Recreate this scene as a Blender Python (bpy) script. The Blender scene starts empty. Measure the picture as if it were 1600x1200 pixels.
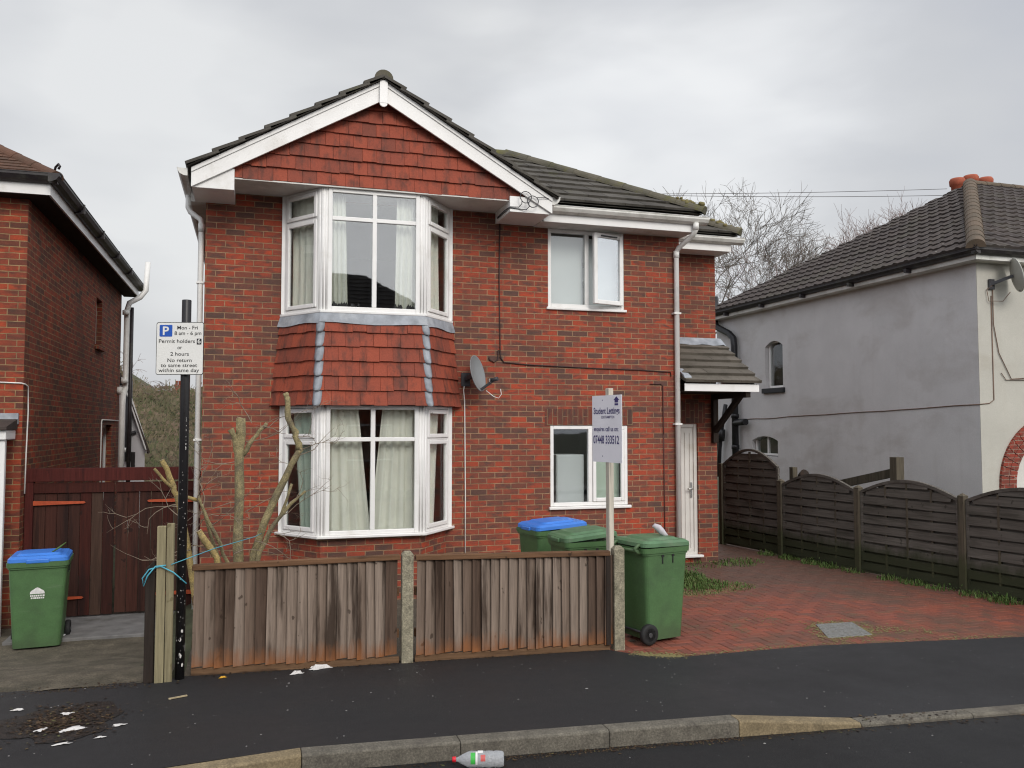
import bpy, bmesh, math, random
from mathutils import Vector, Matrix
R = math.radians
random.seed(7)
S = bpy.context.scene
C = S.collection

# ------------------------------------------------------------------ camera, sky, sun, exposure
cam_d = bpy.data.cameras.new('camera'); cam = bpy.data.objects.new('camera', cam_d); C.objects.link(cam)
cam.location = (0, 0, 2.1); cam.rotation_euler = (R(92.927), 0, R(-17))
cam_d.sensor_width = 36; cam_d.lens = 29.925; cam_d.clip_start = .1; cam_d.clip_end = 2000
S.camera = cam

SUN_EL, SUN_AZ = 34, 172          # elevation, compass-like azimuth from +y clockwise (behind the camera, to the right)
W = bpy.data.worlds.new('World'); S.world = W; W.use_nodes = True

def node(nt, typ, props=None, ins=None):
    n = nt.nodes.new(typ)
    for k, v in (props or {}).items(): setattr(n, k, v)
    for k, v in (ins or {}).items():
        s = n.inputs[k]
        if isinstance(v, bpy.types.NodeSocket): nt.links.new(v, s)
        else:
            if s.type == 'RGBA' and len(v) == 3: v = (*v, 1)
            s.default_value = v
    return n

def ramp(nt, fac, stops, interp='LINEAR'):
    n = nt.nodes.new('ShaderNodeValToRGB'); cr = n.color_ramp; cr.interpolation = interp
    while len(cr.elements) < len(stops): cr.elements.new(.5)
    for e, (p, c) in zip(cr.elements, stops):
        e.position = p
        e.color = (c, c, c, 1) if isinstance(c, (int, float)) else (*c, 1)
    nt.links.new(fac, n.inputs[0])
    return n.outputs[0]

def noise(nt, vec, scale, detail=4, rough=.55, dist=0):
    i = {'Scale': scale, 'Detail': detail, 'Roughness': rough, 'Distortion': dist}
    if vec is not None: i['Vector'] = vec
    return node(nt, 'ShaderNodeTexNoise', None, i).outputs['Fac']

def mixc(nt, fac, a, b, mode='MIX'):
    n = node(nt, 'ShaderNodeMix', {'data_type': 'RGBA', 'blend_type': mode})
    for k, v in ((0, fac), (6, a), (7, b)):
        if isinstance(v, bpy.types.NodeSocket): nt.links.new(v, n.inputs[k])
        else:
            if k and len(v) == 3: v = (*v, 1)
            n.inputs[k].default_value = v
    return n.outputs[2]

def math_(nt, op, a, b=0.0, clamp=False):
    n = node(nt, 'ShaderNodeMath', {'operation': op, 'use_clamp': clamp})
    for k, v in ((0, a), (1, b)):
        if isinstance(v, bpy.types.NodeSocket): nt.links.new(v, n.inputs[k])
        else: n.inputs[k].default_value = v
    return n.outputs[0]

def mapping(nt, vec, scale=(1, 1, 1), rot=(0, 0, 0), loc=(0, 0, 0)):
    return node(nt, 'ShaderNodeMapping', None, {'Vector': vec, 'Scale': scale, 'Rotation': rot, 'Location': loc}).outputs[0]

def build_world():
    nt = W.node_tree; nt.nodes.clear()
    out = nt.nodes.new('ShaderNodeOutputWorld'); bg = nt.nodes.new('ShaderNodeBackground')
    sky = nt.nodes.new('ShaderNodeTexSky'); sky.sky_type = 'NISHITA'; sky.sun_disc = False
    sky.sun_elevation = R(SUN_EL); sky.sun_rotation = R(SUN_AZ); sky.air_density = 1.5; sky.dust_density = 4
    tc = nt.nodes.new('ShaderNodeTexCoord')
    v = tc.outputs['Generated']
    vs = mapping(nt, v, (1, 1, 2.6))
    n1 = noise(nt, vs, 1.5, 4, .5, .3)
    n2 = noise(nt, vs, 4.5, 4, .5, .2)
    dens = math_(nt, 'ADD', math_(nt, 'MULTIPLY', n1, .82), math_(nt, 'MULTIPLY', n2, .18))
    n3 = noise(nt, mapping(nt, v, (1, 1, 1.5), (0, 0, 0), (.37, .1, .0)), .95, 3, .5, .2)
    dens = math_(nt, 'ADD', math_(nt, 'MULTIPLY', dens, .6), math_(nt, 'MULTIPLY', n3, .4))
    cloud = ramp(nt, dens, [(.38, (3.35, 3.5, 3.9)), (.47, (4.05, 4.18, 4.5)), (.55, (4.6, 4.68, 4.85)), (.63, (5.5, 5.55, 5.6))])
    # the overcast is brightest round the hidden sun, behind the camera
    sd = (math.sin(R(SUN_AZ)) * math.cos(R(SUN_EL)), math.cos(R(SUN_AZ)) * math.cos(R(SUN_EL)), math.sin(R(SUN_EL)))
    dot = node(nt, 'ShaderNodeVectorMath', {'operation': 'DOT_PRODUCT'}, {0: v, 1: sd}).outputs['Value']
    glow = node(nt, 'ShaderNodeMapRange', None, {'Value': dot, 'From Min': -.2, 'From Max': 1.0, 'To Min': 1.1, 'To Max': 2.7}).outputs[0]
    cl = node(nt, 'ShaderNodeVectorMath', {'operation': 'SCALE'}, {0: cloud, 'Scale': glow}).outputs[0]
    for (az, el, amt) in ((28.5, 18, 1.2), (-8, 15.5, 1.06), (8, 9, 1.02)):      # brighter breaks low in the cloud
        dv = (math.sin(R(az)) * math.cos(R(el)), math.cos(R(az)) * math.cos(R(el)), math.sin(R(el)))
        dd = node(nt, 'ShaderNodeVectorMath', {'operation': 'DOT_PRODUCT'}, {0: v, 1: dv}).outputs['Value']
        dd = math_(nt, 'ADD', dd, math_(nt, 'MULTIPLY', math_(nt, 'SUBTRACT', n2, .5), .05))
        f_ = node(nt, 'ShaderNodeMapRange', {'interpolation_type': 'SMOOTHSTEP'}, {'Value': dd, 'From Min': .965, 'From Max': 1.0, 'To Min': 1.0, 'To Max': amt}).outputs[0]
        cl = node(nt, 'ShaderNodeVectorMath', {'operation': 'SCALE'}, {0: cl, 'Scale': f_}).outputs[0]
    mix = mixc(nt, .93, sky.outputs[0], cl)
    nt.links.new(mix, bg.inputs[0]); bg.inputs[1].default_value = .1
    nt.links.new(bg.outputs[0], out.inputs[0])
build_world()

sun_d = bpy.data.lights.new('sun', 'SUN'); sun = bpy.data.objects.new('sun', sun_d); C.objects.link(sun)
sun_d.energy = 1.2; sun_d.angle = R(22); sun_d.color = (1, .95, .88)
sdir = Vector((math.sin(R(SUN_AZ)) * math.cos(R(SUN_EL)), math.cos(R(SUN_AZ)) * math.cos(R(SUN_EL)), math.sin(R(SUN_EL))))
sun.rotation_euler = (-sdir).to_track_quat('-Z', 'Y').to_euler(); sun.location = (8, -15, 20)

S.view_settings.view_transform = 'Standard'; S.view_settings.look = 'None'
S.view_settings.exposure = 0.35; S.view_settings.gamma = 1
S.render.engine = 'CYCLES'
S.cycles.max_bounces = 8; S.cycles.transparent_max_bounces = 12; S.cycles.use_denoising = True
S.cycles.sample_clamp_indirect = 4
S.cycles.filter_width = 1.15

# ------------------------------------------------------------------ materials
def new_mat(name):
    m = bpy.data.materials.new(name); m.use_nodes = True
    nt = m.node_tree; nt.nodes.clear()
    out = nt.nodes.new('ShaderNodeOutputMaterial'); b = nt.nodes.new('ShaderNodeBsdfPrincipled')
    nt.links.new(b.outputs[0], out.inputs[0])
    return m, nt, b

def bump(nt, b, h, strength=.4, dist=.01):
    n = node(nt, 'ShaderNodeBump', None, {'Height': h, 'Strength': strength, 'Distance': dist})
    nt.links.new(n.outputs[0], b.inputs['Normal'])

def setc(nt, b, c):
    if isinstance(c, bpy.types.NodeSocket): nt.links.new(c, b.inputs['Base Color'])
    else: b.inputs['Base Color'].default_value = (*c, 1)

def coords(nt):
    return nt.nodes.new('ShaderNodeTexCoord'), nt.nodes.new('ShaderNodeNewGeometry')

def simple(name, col, rough=.5, var=.12, scale=9, bmp=0, dirt=None, spec=.4, dirt_lo=.5, dirt_hi=.75, metallic=0, fine=0):
    m, nt, b = new_mat(name); tc, g = coords(nt); p = g.outputs['Position']
    n1 = noise(nt, p, scale, 5)
    lo = tuple(c * (1 - var) for c in col); hi = tuple(min(1, c * (1 + var)) for c in col)
    c = ramp(nt, n1, [(.3, lo), (.7, hi)])
    if dirt:
        d = noise(nt, p, scale * .45, 7, .7)
        c = mixc(nt, ramp(nt, d, [(dirt_lo, 0), (dirt_hi, .8)]), c, dirt)
    if fine: c = mixc(nt, fine, c, ramp(nt, noise(nt, p, 75, 4, .7), [(.32, .25), (.5, 1), (.68, 2.1)]), 'MULTIPLY')
    setc(nt, b, c); b.inputs['Roughness'].default_value = rough; b.inputs['Specular IOR Level'].default_value = spec
    b.inputs['Metallic'].default_value = metallic
    if bmp: bump(nt, b, noise(nt, p, scale * 6, 4), bmp, .006)
    return m

def brick_mat(name, stops, mortar, dark, soldier=False, darkamt=.7, grime=.35):
    m, nt, b = new_mat(name); tc, g = coords(nt)
    uv = tc.outputs['UV']; p = g.outputs['Position']
    if soldier: uv = mapping(nt, uv, (1, 1, 1), (0, 0, R(90)))
    wob = node(nt, 'ShaderNodeTexNoise', None, {'Vector': uv, 'Scale': 14.0, 'Detail': 3.0}).outputs['Color']
    off = node(nt, 'ShaderNodeVectorMath', {'operation': 'MULTIPLY_ADD'}, {0: wob, 1: (.006, .006, 0), 2: uv}).outputs[0]
    br = node(nt, 'ShaderNodeTexBrick', {'offset': .5}, {'Vector': off, 'Color1': (0, 0, 0), 'Color2': (1, 1, 1), 'Mortar': (0, 0, 0), 'Scale': 1.0,
              'Mortar Size': .0055, 'Mortar Smooth': .15, 'Brick Width': .225, 'Row Height': .075, 'Bias': 0.0})
    rnd = br.outputs['Color']; fac = br.outputs['Fac']
    c = ramp(nt, rnd, stops)
    # clouded dark areas burnt into some of the bricks
    uv2 = mapping(nt, uv, (1, 2.2, 1))
    pt = noise(nt, uv2, 7.5, 3, .5)
    sel = ramp(nt, noise(nt, mapping(nt, uv, (4.44, 13.33, 1)), .8, 2), [(.36, 0), (.6, 1)])
    c = mixc(nt, math_(nt, 'MULTIPLY', ramp(nt, pt, [(.42, 0), (.6, darkamt)]), sel), c, dark)
    fine = noise(nt, p, 70, 4, .6)
    c = mixc(nt, .35, c, ramp(nt, fine, [(.3, .55), (.7, 1.25)]), 'MULTIPLY')
    mo = mixc(nt, ramp(nt, noise(nt, p, 9, 4), [(.35, 0), (.65, .75)]), mortar, tuple(x * .45 for x in mortar))
    c = mixc(nt, fac, c, mo)
    big = noise(nt, p, 1.1, 5, .6)
    c = mixc(nt, ramp(nt, big, [(.45, 0), (.72, grime)]), c, (.055, .04, .033))
    run = noise(nt, mapping(nt, p, (2.6, 2.6, .35)), 1.0, 5, .65)
    c = mixc(nt, ramp(nt, run, [(.5, 0), (.74, grime * 1.1)]), c, (.07, .046, .036))
    setc(nt, b, c); b.inputs['Roughness'].default_value = .85; b.inputs['Specular IOR Level'].default_value = .25
    h = math_(nt, 'ADD', math_(nt, 'MULTIPLY', fac, -1.0), math_(nt, 'MULTIPLY', fine, .35))
    bump(nt, b, h, .6, .006)
    return m

def island_mat(name, stops, rough=.75, stain=None, stain_amt=.7, stain_scale=4, fine=60, bmp=.3, moss=None, moss_at=(.6, .75), spec=.3, stretch=None):
    """colour chosen per separate piece (tile, block, board), with stains"""
    m, nt, b = new_mat(name); tc, g = coords(nt); p = g.outputs['Position']
    c = ramp(nt, g.outputs['Random Per Island'], stops)
    f = noise(nt, p, fine, 4, .6)
    c = mixc(nt, .4, c, ramp(nt, f, [(.3, .6), (.7, 1.3)]), 'MULTIPLY')
    if stain: c = mixc(nt, ramp(nt, noise(nt, mapping(nt, p, stretch) if stretch else p, stain_scale, 6, .65), [(.48, 0), (.68, stain_amt)]), c, stain)
    if moss: c = mixc(nt, ramp(nt, noise(nt, p, 3.1, 6, .7), [(moss_at[0], 0), (moss_at[1], .85)]), c, moss)
    setc(nt, b, c); b.inputs['Roughness'].default_value = rough; b.inputs['Specular IOR Level'].default_value = spec
    bump(nt, b, f, bmp, .004)
    return m

def wood_mat(name, stops, algae=None, algae_top=.35, streak=(.03, .018, .012), streak_amt=.8, grain=(55, 55, 2.2), vert=True, rough=.85, streak_at=(.54, .66)):
    m, nt, b = new_mat(name); tc, g = coords(nt); p = g.outputs['Position']
    c = ramp(nt, g.outputs['Random Per Island'], stops)
    pv = mapping(nt, p, grain)
    gr = noise(nt, pv, 1.0, 5, .65)
    c = mixc(nt, .65, c, ramp(nt, gr, [(.3, .5), (.7, 1.45)]), 'MULTIPLY')
    st = noise(nt, mapping(nt, p, (8, 8, .7) if vert else (1.2, 1.2, 7)), 1.0, 5, .6)
    c = mixc(nt, ramp(nt, st, [(streak_at[0], 0), (streak_at[1], streak_amt)]), c, streak)
    kn = noise(nt, mapping(nt, p, (11, 11, 8)), 1.0, 2)
    c = mixc(nt, ramp(nt, kn, [(.69, 0), (.72, .7)]), c, streak)
    if algae:
        z = node(nt, 'ShaderNodeSeparateXYZ', None, {0: p}).outputs[2]
        zz = math_(nt, 'ADD', z, math_(nt, 'MULTIPLY', noise(nt, mapping(nt, p, (9, 9, 3)), 1.0, 5, .7), .36))
        c = mixc(nt, node(nt, 'ShaderNodeMapRange', None, {'Value': zz, 'From Min': algae_top + .1, 'From Max': algae_top - .08, 'To Min': 0.0, 'To Max': .95}).outputs[0], c, algae)
    setc(nt, b, c); b.inputs['Roughness'].default_value = rough; b.inputs['Specular IOR Level'].default_value = .2
    bump(nt, b, gr, .5, .004)
    return m

def tarmac(name, col, speck, wet=.45, patch=(.5, .7), lo=.5):
    m, nt, b = new_mat(name); tc, g = coords(nt); p = g.outputs['Position']
    f = noise(nt, p, 160, 3, .7); f2 = noise(nt, p, 60, 4, .7); big = noise(nt, p, .9, 6, .6)
    c = ramp(nt, f, [(.3, tuple(x * .45 for x in col)), (.55, col), (.72, speck)])
    c = mixc(nt, ramp(nt, big, [(.35, 0), (.7, .55)]), c, tuple(x * lo for x in col))
    vo = node(nt, 'ShaderNodeTexVoronoi', None, {'Vector': p, 'Scale': 26.0}).outputs['Distance']
    c = mixc(nt, ramp(nt, vo, [(.03, .6), (.05, 0)]), c, tuple(min(1, x * 3.5) for x in col))
    setc(nt, b, c)
    nt.links.new(ramp(nt, big, [(.35, wet), (.7, .8)]), b.inputs['Roughness']); b.inputs['Specular IOR Level'].default_value = .35
    bump(nt, b, math_(nt, 'ADD', f, f2), .55, .004)
    return m

def glass_mat(name, tint=(.965, .975, .97), f0=.06):
    m = bpy.data.materials.new(name); m.use_nodes = True; nt = m.node_tree; nt.nodes.clear()
    out = nt.nodes.new('ShaderNodeOutputMaterial'); g = nt.nodes.new('ShaderNodeNewGeometry')
    d = node(nt, 'ShaderNodeVectorMath', {'operation': 'DOT_PRODUCT'}, {0: g.outputs['Normal'], 1: g.outputs['Incoming']}).outputs['Value']
    sch = math_(nt, 'POWER', math_(nt, 'SUBTRACT', 1.0, math_(nt, 'ABSOLUTE', d), True), 5.0)
    fr = math_(nt, 'ADD', math_(nt, 'MULTIPLY', sch, (1 - f0) * .8), f0)
    tr = node(nt, 'ShaderNodeBsdfTransparent', None, {'Color': (*tint, 1)})
    bn = node(nt, 'ShaderNodeBump', None, {'Height': noise(nt, g.outputs['Position'], 2.2, 2), 'Strength': .02, 'Distance': .02})
    gl = node(nt, 'ShaderNodeBsdfGlossy', None, {'Roughness': .015, 'Color': (.95, .97, 1, 1), 'Normal': bn.outputs[0]})
    mx = node(nt, 'ShaderNodeMixShader', None, {0: fr, 1: tr.outputs[0], 2: gl.outputs[0]})
    nt.links.new(mx.outputs[0], out.inputs[0])
    return m

def render_mat(name, col, stain, amt=.6):
    m, nt, b = new_mat(name); tc, g = coords(nt); p = g.outputs['Position']
    c = ramp(nt, noise(nt, p, 1.3, 6, .6), [(.35, tuple(x * .94 for x in col)), (.65, tuple(x * 1.04 for x in col))])
    c = mixc(nt, ramp(nt, noise(nt, mapping(nt, p, (.8, .8, 1.6)), .75, 7, .62, .4), [(.52, 0), (.66, amt)]), c, stain)
    c = mixc(nt, ramp(nt, noise(nt, mapping(nt, p, (5, 5, .5)), 1.0, 5, .6), [(.56, 0), (.76, amt * .4)]), c, stain)
    c = mixc(nt, .3, c, ramp(nt, noise(nt, p, 90, 3), [(.3, .7), (.7, 1.2)]), 'MULTIPLY')
    setc(nt, b, c); b.inputs['Roughness'].default_value = .9; b.inputs['Specular IOR Level'].default_value = .2
    bump(nt, b, noise(nt, p, 120, 4), .35, .004)
    return m

BR = [(0, (.40, .066, .031)), (.35, (.32, .064, .035)), (.64, (.24, .065, .040)), (.87, (.165, .063, .045)), (1, (.12, .06, .048))]
M = {}
M['brick'] = brick_mat('red_multi_brick', BR, (.37, .235, .135), (.088, .056, .047), darkamt=.78)
M['soldier'] = brick_mat('brick_on_end', [(0, (.2, .05, .03)), (.5, (.15, .05, .035)), (1, (.08, .045, .036))], (.26, .17, .1), (.06, .045, .04), soldier=True)
BL = [(0, (.36, .062, .026)), (.4, (.29, .056, .028)), (.75, (.20, .05, .03)), (1, (.12, .044, .03))]
M['brick_old'] = brick_mat('old_brick', BL, (.36, .24, .12), (.07, .04, .03), grime=.55)
M['arch_brick'] = brick_mat('arch_brick', [(0, (.3, .05, .03)), (1, (.2, .045, .03))], (.35, .26, .2), (.1, .05, .04), grime=.1)
M['upvc'] = simple('white_upvc', (.78, .77, .75), .35, .04, 5, dirt=(.5, .47, .41), dirt_lo=.56, dirt_hi=.85)
M['glass_sash'] = glass_mat('sash_glass', (.94, .96, .96), .30)
M['grit'] = simple('grit', (.28, .27, .26), .8, .3, 30)
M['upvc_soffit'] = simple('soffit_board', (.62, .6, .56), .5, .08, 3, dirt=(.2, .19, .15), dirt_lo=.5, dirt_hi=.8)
M['gutter'] = simple('white_gutter', (.66, .65, .61), .4, .08, 6, dirt=(.24, .24, .18), dirt_lo=.5, dirt_hi=.8)
M['pipe'] = simple('white_pipe', (.74, .73, .7), .35, .06, 4, dirt=(.4, .4, .33), dirt_lo=.55, dirt_hi=.85)
M['glass'] = glass_mat('window_glass')
M['glass_hi'] = glass_mat('window_glass_sky', (.95, .965, .965), .13)
M['clay'] = island_mat('clay_tile', [(0, (.315, .07, .037)), (.5, (.27, .063, .036)), (.9, (.225, .058, .036)), (1, (.185, .054, .035))], .8, (.07, .036, .028), .8, 5.5, stretch=(1.6, 1.6, .55))
M['conc_tile'] = island_mat('concrete_roof_tile', [(0, (.075, .068, .056)), (.5, (.095, .087, .075)), (1, (.062, .055, .046))], .8, (.034, .03, .024), .7, 2.6, moss=(.10, .105, .045))
M['ridge_tile'] = island_mat('ridge_tile', [(0, (.10, .092, .07)), (1, (.125, .11, .08))], .85, (.05, .05, .03), .6, 3, moss=(.11, .105, .03), moss_at=(.5, .64))
M['ridge_brown'] = island_mat('brown_ridge_tile', [(0, (.115, .088, .062)), (1, (.14, .10, .07))], .85, (.06, .055, .04), .6, 3)
M['dark_tile'] = island_mat('dark_roof_tile', [(0, (.05, .037, .033)), (.5, (.066, .05, .043)), (1, (.042, .033, .03))], .85, (.03, .024, .02), .6, 2.5, moss=(.085, .08, .05), moss_at=(.58, .72))
M['brown_tile'] = island_mat('brown_plain_tile', [(0, (.12, .06, .038)), (1, (.085, .045, .03))], .85, (.05, .04, .025), .6, 3)
M['canopy_tile'] = island_mat('canopy_tile', [(0, (.105, .092, .074)), (1, (.135, .118, .096))], .8, (.06, .052, .04), .6, 4)
M['lead'] = simple('lead_sheet', (.27, .29, .32), .55, .3, 7, bmp=.3, dirt=(.5, .52, .53), dirt_lo=.5, dirt_hi=.78)
M['dark_gutter'] = simple('black_gutter', (.025, .02, .022), .45, .3, 8, dirt=(.08, .08, .06))
M['black_paint'] = simple('black_paint', (.013, .012, .013), .38, .2, 10, dirt=(.05, .045, .04), dirt_lo=.6, dirt_hi=.78)
M['chip'] = simple('bare_chips', (.55, .53, .5), .7, .2, 20)
M['steel'] = simple('dark_metal', (.045, .045, .05), .5, .2, 12)
M['dish'] = simple('dish_grey', (.20, .21, .215), .45, .1, 6)
M['dish_light'] = simple('dish_pale', (.42, .42, .38), .5, .1, 6)
M['cable_w'] = simple('white_cable', (.7, .68, .64), .5, .05)
M['cable_d'] = simple('dark_cable', (.035, .016, .014), .6, .1)
M['cable_r'] = simple('brick_red_cable', (.085, .03, .024), .6, .1)
M['cable_o'] = simple('aged_cable', (.16, .10, .07), .6, .1)
M['curtain'] = simple('curtain_cloth', (.68, .68, .60), .9, .06, 4, spec=.1)
M['curtain_g'] = simple('curtain_green_cloth', (.42, .50, .42), .9, .06, 4, spec=.1)
M['blind'] = simple('blind_cloth', (.50, .53, .53), .9, .04, 2, spec=.1)
M['plaster'] = simple('room_plaster', (.34, .31, .27), .9, .05, 2)
M['black_thing'] = simple('dark_furniture_and_rooms', (.02, .018, .018), .5, .2)
M['render_grey'] = render_mat('grey_render', (.62, .605, .60), (.42, .385, .36), .45)
M['render_cream'] = render_mat('cream_render', (.46, .445, .395), (.34, .30, .24), .35)
M['pavement'] = tarmac('footway_tarmac', (.0235, .0225, .0235), (.045, .043, .044), .5)
M['road'] = tarmac('road_tarmac', (.0135, .013, .0135), (.032, .031, .03), .45)
M['kerb'] = simple('kerb_concrete', (.12, .108, .086), .9, .25, 9, bmp=.5, dirt=(.055, .045, .04), fine=.45)
M['kerb_y'] = simple('kerb_sandy', (.20, .155, .09), .9, .2, 9, bmp=.5, dirt=(.10, .08, .05), fine=.4)
M['conc'] = simple('post_concrete', (.25, .225, .16), .9, .3, 18, bmp=.7, dirt=(.10, .095, .06), fine=.5)
M['conc_g'] = simple('grey_concrete', (.16, .155, .15), .9, .25, 5, bmp=.5, dirt=(.06, .055, .045))
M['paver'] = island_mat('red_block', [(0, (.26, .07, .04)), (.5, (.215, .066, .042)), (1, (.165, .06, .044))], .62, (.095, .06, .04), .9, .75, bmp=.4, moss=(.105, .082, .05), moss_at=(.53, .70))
def dirt_shade_back(m):
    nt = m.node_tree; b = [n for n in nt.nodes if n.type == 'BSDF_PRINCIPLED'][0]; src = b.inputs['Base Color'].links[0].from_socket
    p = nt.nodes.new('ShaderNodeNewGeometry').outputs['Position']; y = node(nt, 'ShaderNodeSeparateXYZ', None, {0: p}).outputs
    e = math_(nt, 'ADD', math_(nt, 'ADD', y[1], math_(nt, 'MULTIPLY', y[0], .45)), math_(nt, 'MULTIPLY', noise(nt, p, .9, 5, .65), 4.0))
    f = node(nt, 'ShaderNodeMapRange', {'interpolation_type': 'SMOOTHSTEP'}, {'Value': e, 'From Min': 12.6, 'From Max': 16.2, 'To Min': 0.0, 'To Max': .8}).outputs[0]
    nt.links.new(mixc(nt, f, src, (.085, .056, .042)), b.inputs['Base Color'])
dirt_shade_back(M['paver'])      # algae and dirt, plus the fence's shade, coloured into the drive's far end
M['joint'] = simple('joint_sand', (.10, .062, .044), .95, .3, 20, bmp=.5)
M['soil'] = simple('soil', (.075, .062, .045), .95, .35, 3.5, bmp=1.0, dirt=(.04, .034, .022), fine=.6)
M['drive_soil'] = simple('gritty_soil', (.09, .076, .054), .95, .35, 5, bmp=1.0, dirt=(.045, .04, .026), dirt_lo=.45, dirt_hi=.65, fine=.6)
M['lawn'] = simple('rough_grass_ground', (.05, .055, .028), .95, .4, 2, bmp=.8)
M['fence'] = wood_mat('weathered_board', [(0, (.195, .145, .112)), (.3, (.25, .196, .157)), (.6, (.175, .128, .098)), (.85, (.13, .09, .067)), (1, (.078, .05, .036))], algae=(.25, .098, .036), algae_top=.29, streak_amt=.88, streak_at=(.51, .63))
M['fence_rail'] = wood_mat('cap_rail', [(0, (.16, .085, .045)), (1, (.12, .065, .036))], grain=(2.2, 2.2, 50), vert=False, streak_amt=.7)
M['gravel_board'] = wood_mat('gravel_board', [(0, (.15, .085, .045)), (1, (.12, .07, .04))], grain=(2.2, 2.2, 50), vert=False)
M['side_fence'] = wood_mat('side_fence_slat', [(0, (.122, .11, .095)), (.5, (.105, .094, .081)), (1, (.084, .074, .062))], grain=(2.2, 2.2, 60), vert=False, streak=(.03, .028, .02), streak_amt=.5, algae=(.035, .04, .02), algae_top=.55)
M['side_fence_t'] = wood_mat('side_fence_post', [(0, (.10, .085, .06)), (1, (.085, .07, .052))], streak=(.04, .036, .026), algae=(.055, .058, .03), algae_top=.6)
M['pale_wood'] = wood_mat('pale_post_wood', [(0, (.26, .225, .135)), (1, (.22, .19, .115))], streak=(.12, .10, .05), streak_amt=.5)
M['dark_wood'] = wood_mat('dark_post_wood', [(0, (.03, .022, .018)), (1, (.026, .02, .016))])
M['white_wood'] = wood_mat('board_post_wood', [(0, (.52, .48, .40)), (1, (.5, .45, .38))], streak=(.3, .26, .2), streak_amt=.5)
M['gate'] = wood_mat('gate_wood', [(0, (.042, .011, .008)), (.45, (.052, .014, .010)), (.75, (.060, .034, .024)), (1, (.032, .009, .007))], streak=(.016, .009, .008), streak_amt=.7)
M['gate_frame'] = wood_mat('gate_frame_wood', [(0, (.07, .015, .012)), (1, (.06, .014, .011))], streak=(.02, .008, .008), streak_amt=.6)
M['hinge'] = simple('red_oxide_hinge', (.38, .062, .018), .6, .15, 20)
M['bin_green'] = simple('green_bin_plastic', (.07, .145, .055), .5, .1, 6, dirt=(.05, .085, .042), dirt_lo=.5, dirt_hi=.75, fine=.12)
def scuff(m, col):
    nt = m.node_tree; b = [n for n in nt.nodes if n.type == 'BSDF_PRINCIPLED'][0]; src = b.inputs['Base Color'].links[0].from_socket
    tc = nt.nodes.new('ShaderNodeTexCoord'); o = tc.outputs['Object']
    s1 = noise(nt, mapping(nt, o, (3, 3, 38)), 1.0, 4, .7); s2 = noise(nt, o, 5, 4, .6)
    f = math_(nt, 'MULTIPLY', ramp(nt, s1, [(.6, 0), (.7, .55)]), ramp(nt, s2, [(.45, 0), (.62, 1)]))
    c = mixc(nt, f, src, col)
    z = node(nt, 'ShaderNodeSeparateXYZ', None, {0: o}).outputs[2]
    g = node(nt, 'ShaderNodeMapRange', None, {'Value': math_(nt, 'ADD', z, math_(nt, 'MULTIPLY', s2, .3)), 'From Min': .38, 'From Max': .12, 'To Min': 0.0, 'To Max': .55}).outputs[0]
    nt.links.new(mixc(nt, g, c, (.055, .075, .04)), b.inputs['Base Color'])
scuff(M['bin_green'], (.13, .19, .11))
M['bin_lid'] = simple('green_lid_plastic', (.085, .17, .085), .5, .18, 8, dirt=(.16, .19, .13), dirt_lo=.52, dirt_hi=.8)
M['bin_blue'] = simple('blue_lid_plastic', (.045, .19, .62), .42, .08, 6, dirt=(.10, .22, .5), dirt_lo=.6, dirt_hi=.85)
M['rubber'] = simple('black_rubber', (.014, .014, .014), .7, .2, 20)
M['hub'] = simple('grey_hub', (.05, .05, .052), .5, .2, 20)
M['sticker'] = simple('white_sticker', (.72, .71, .69), .6, .08, 30, dirt=(.4, .4, .38))
M['sign_white'] = simple('sign_white', (.74, .735, .70), .4, .02, 3)
M['sign_black'] = simple('sign_black', (.012, .012, .014), .4, .05)
M['sign_blue'] = simple('sign_blue', (.012, .085, .42), .4, .05)
M['board'] = simple('board_white', (.86, .85, .90), .5, .04, 3)
M['board_ink'] = simple('board_ink', (.055, .045, .17), .5, .05)
M['bark'] = simple('mossy_bark', (.235, .195, .10), .9, .35, 12, bmp=1.0, dirt=(.13, .11, .075), dirt_lo=.45, dirt_hi=.6, fine=.5)
M['bark_y'] = simple('fresh_cut_bark', (.34, .25, .095), .85, .3, 12, bmp=.8, dirt=(.16, .13, .07), dirt_lo=.45, dirt_hi=.62, fine=.5)
M['bark_p'] = simple('bare_wood_cut', (.38, .31, .19), .85, .2, 12)
M['bark_d'] = simple('tree_bark', (.075, .062, .045), .95, .3, 6)
M['twig'] = simple('twig', (.16, .135, .105), .95, .3, 3)
M['twig_p'] = simple('pale_twig', (.24, .19, .14), .95, .3, 6)
M['twig_r'] = simple('reddish_twig', (.20, .135, .12), .95, .3, 1.0)
M['wire'] = simple('black_wire', (.03, .02, .02), .6, .1)
M['string'] = simple('blue_string', (.08, .35, .45), .6, .1)
M['grass'] = island_mat('grass_blade', [(0, (.05, .10, .018)), (.5, (.075, .13, .03)), (1, (.12, .13, .045))], .7)
M['weed'] = island_mat('weed_leaf', [(0, (.04, .09, .02)), (.6, (.065, .12, .03)), (1, (.09, .12, .04))], .6)
M['moss'] = island_mat('moss', [(0, (.20, .165, .075)), (1, (.15, .135, .055))], .95)
M['ivy'] = island_mat('bank_growth', [(0, (.075, .08, .035)), (.3, (.11, .09, .05)), (.6, (.15, .115, .075)), (.85, (.13, .09, .065)), (1, (.06, .075, .03))], .9, (.05, .065, .028), .75, .3)
M['bank'] = simple('bank_earth', (.10, .08, .05), .95, .35, 1.2, bmp=1.0, dirt=(.055, .065, .03), dirt_lo=.42, dirt_hi=.6)
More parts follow.
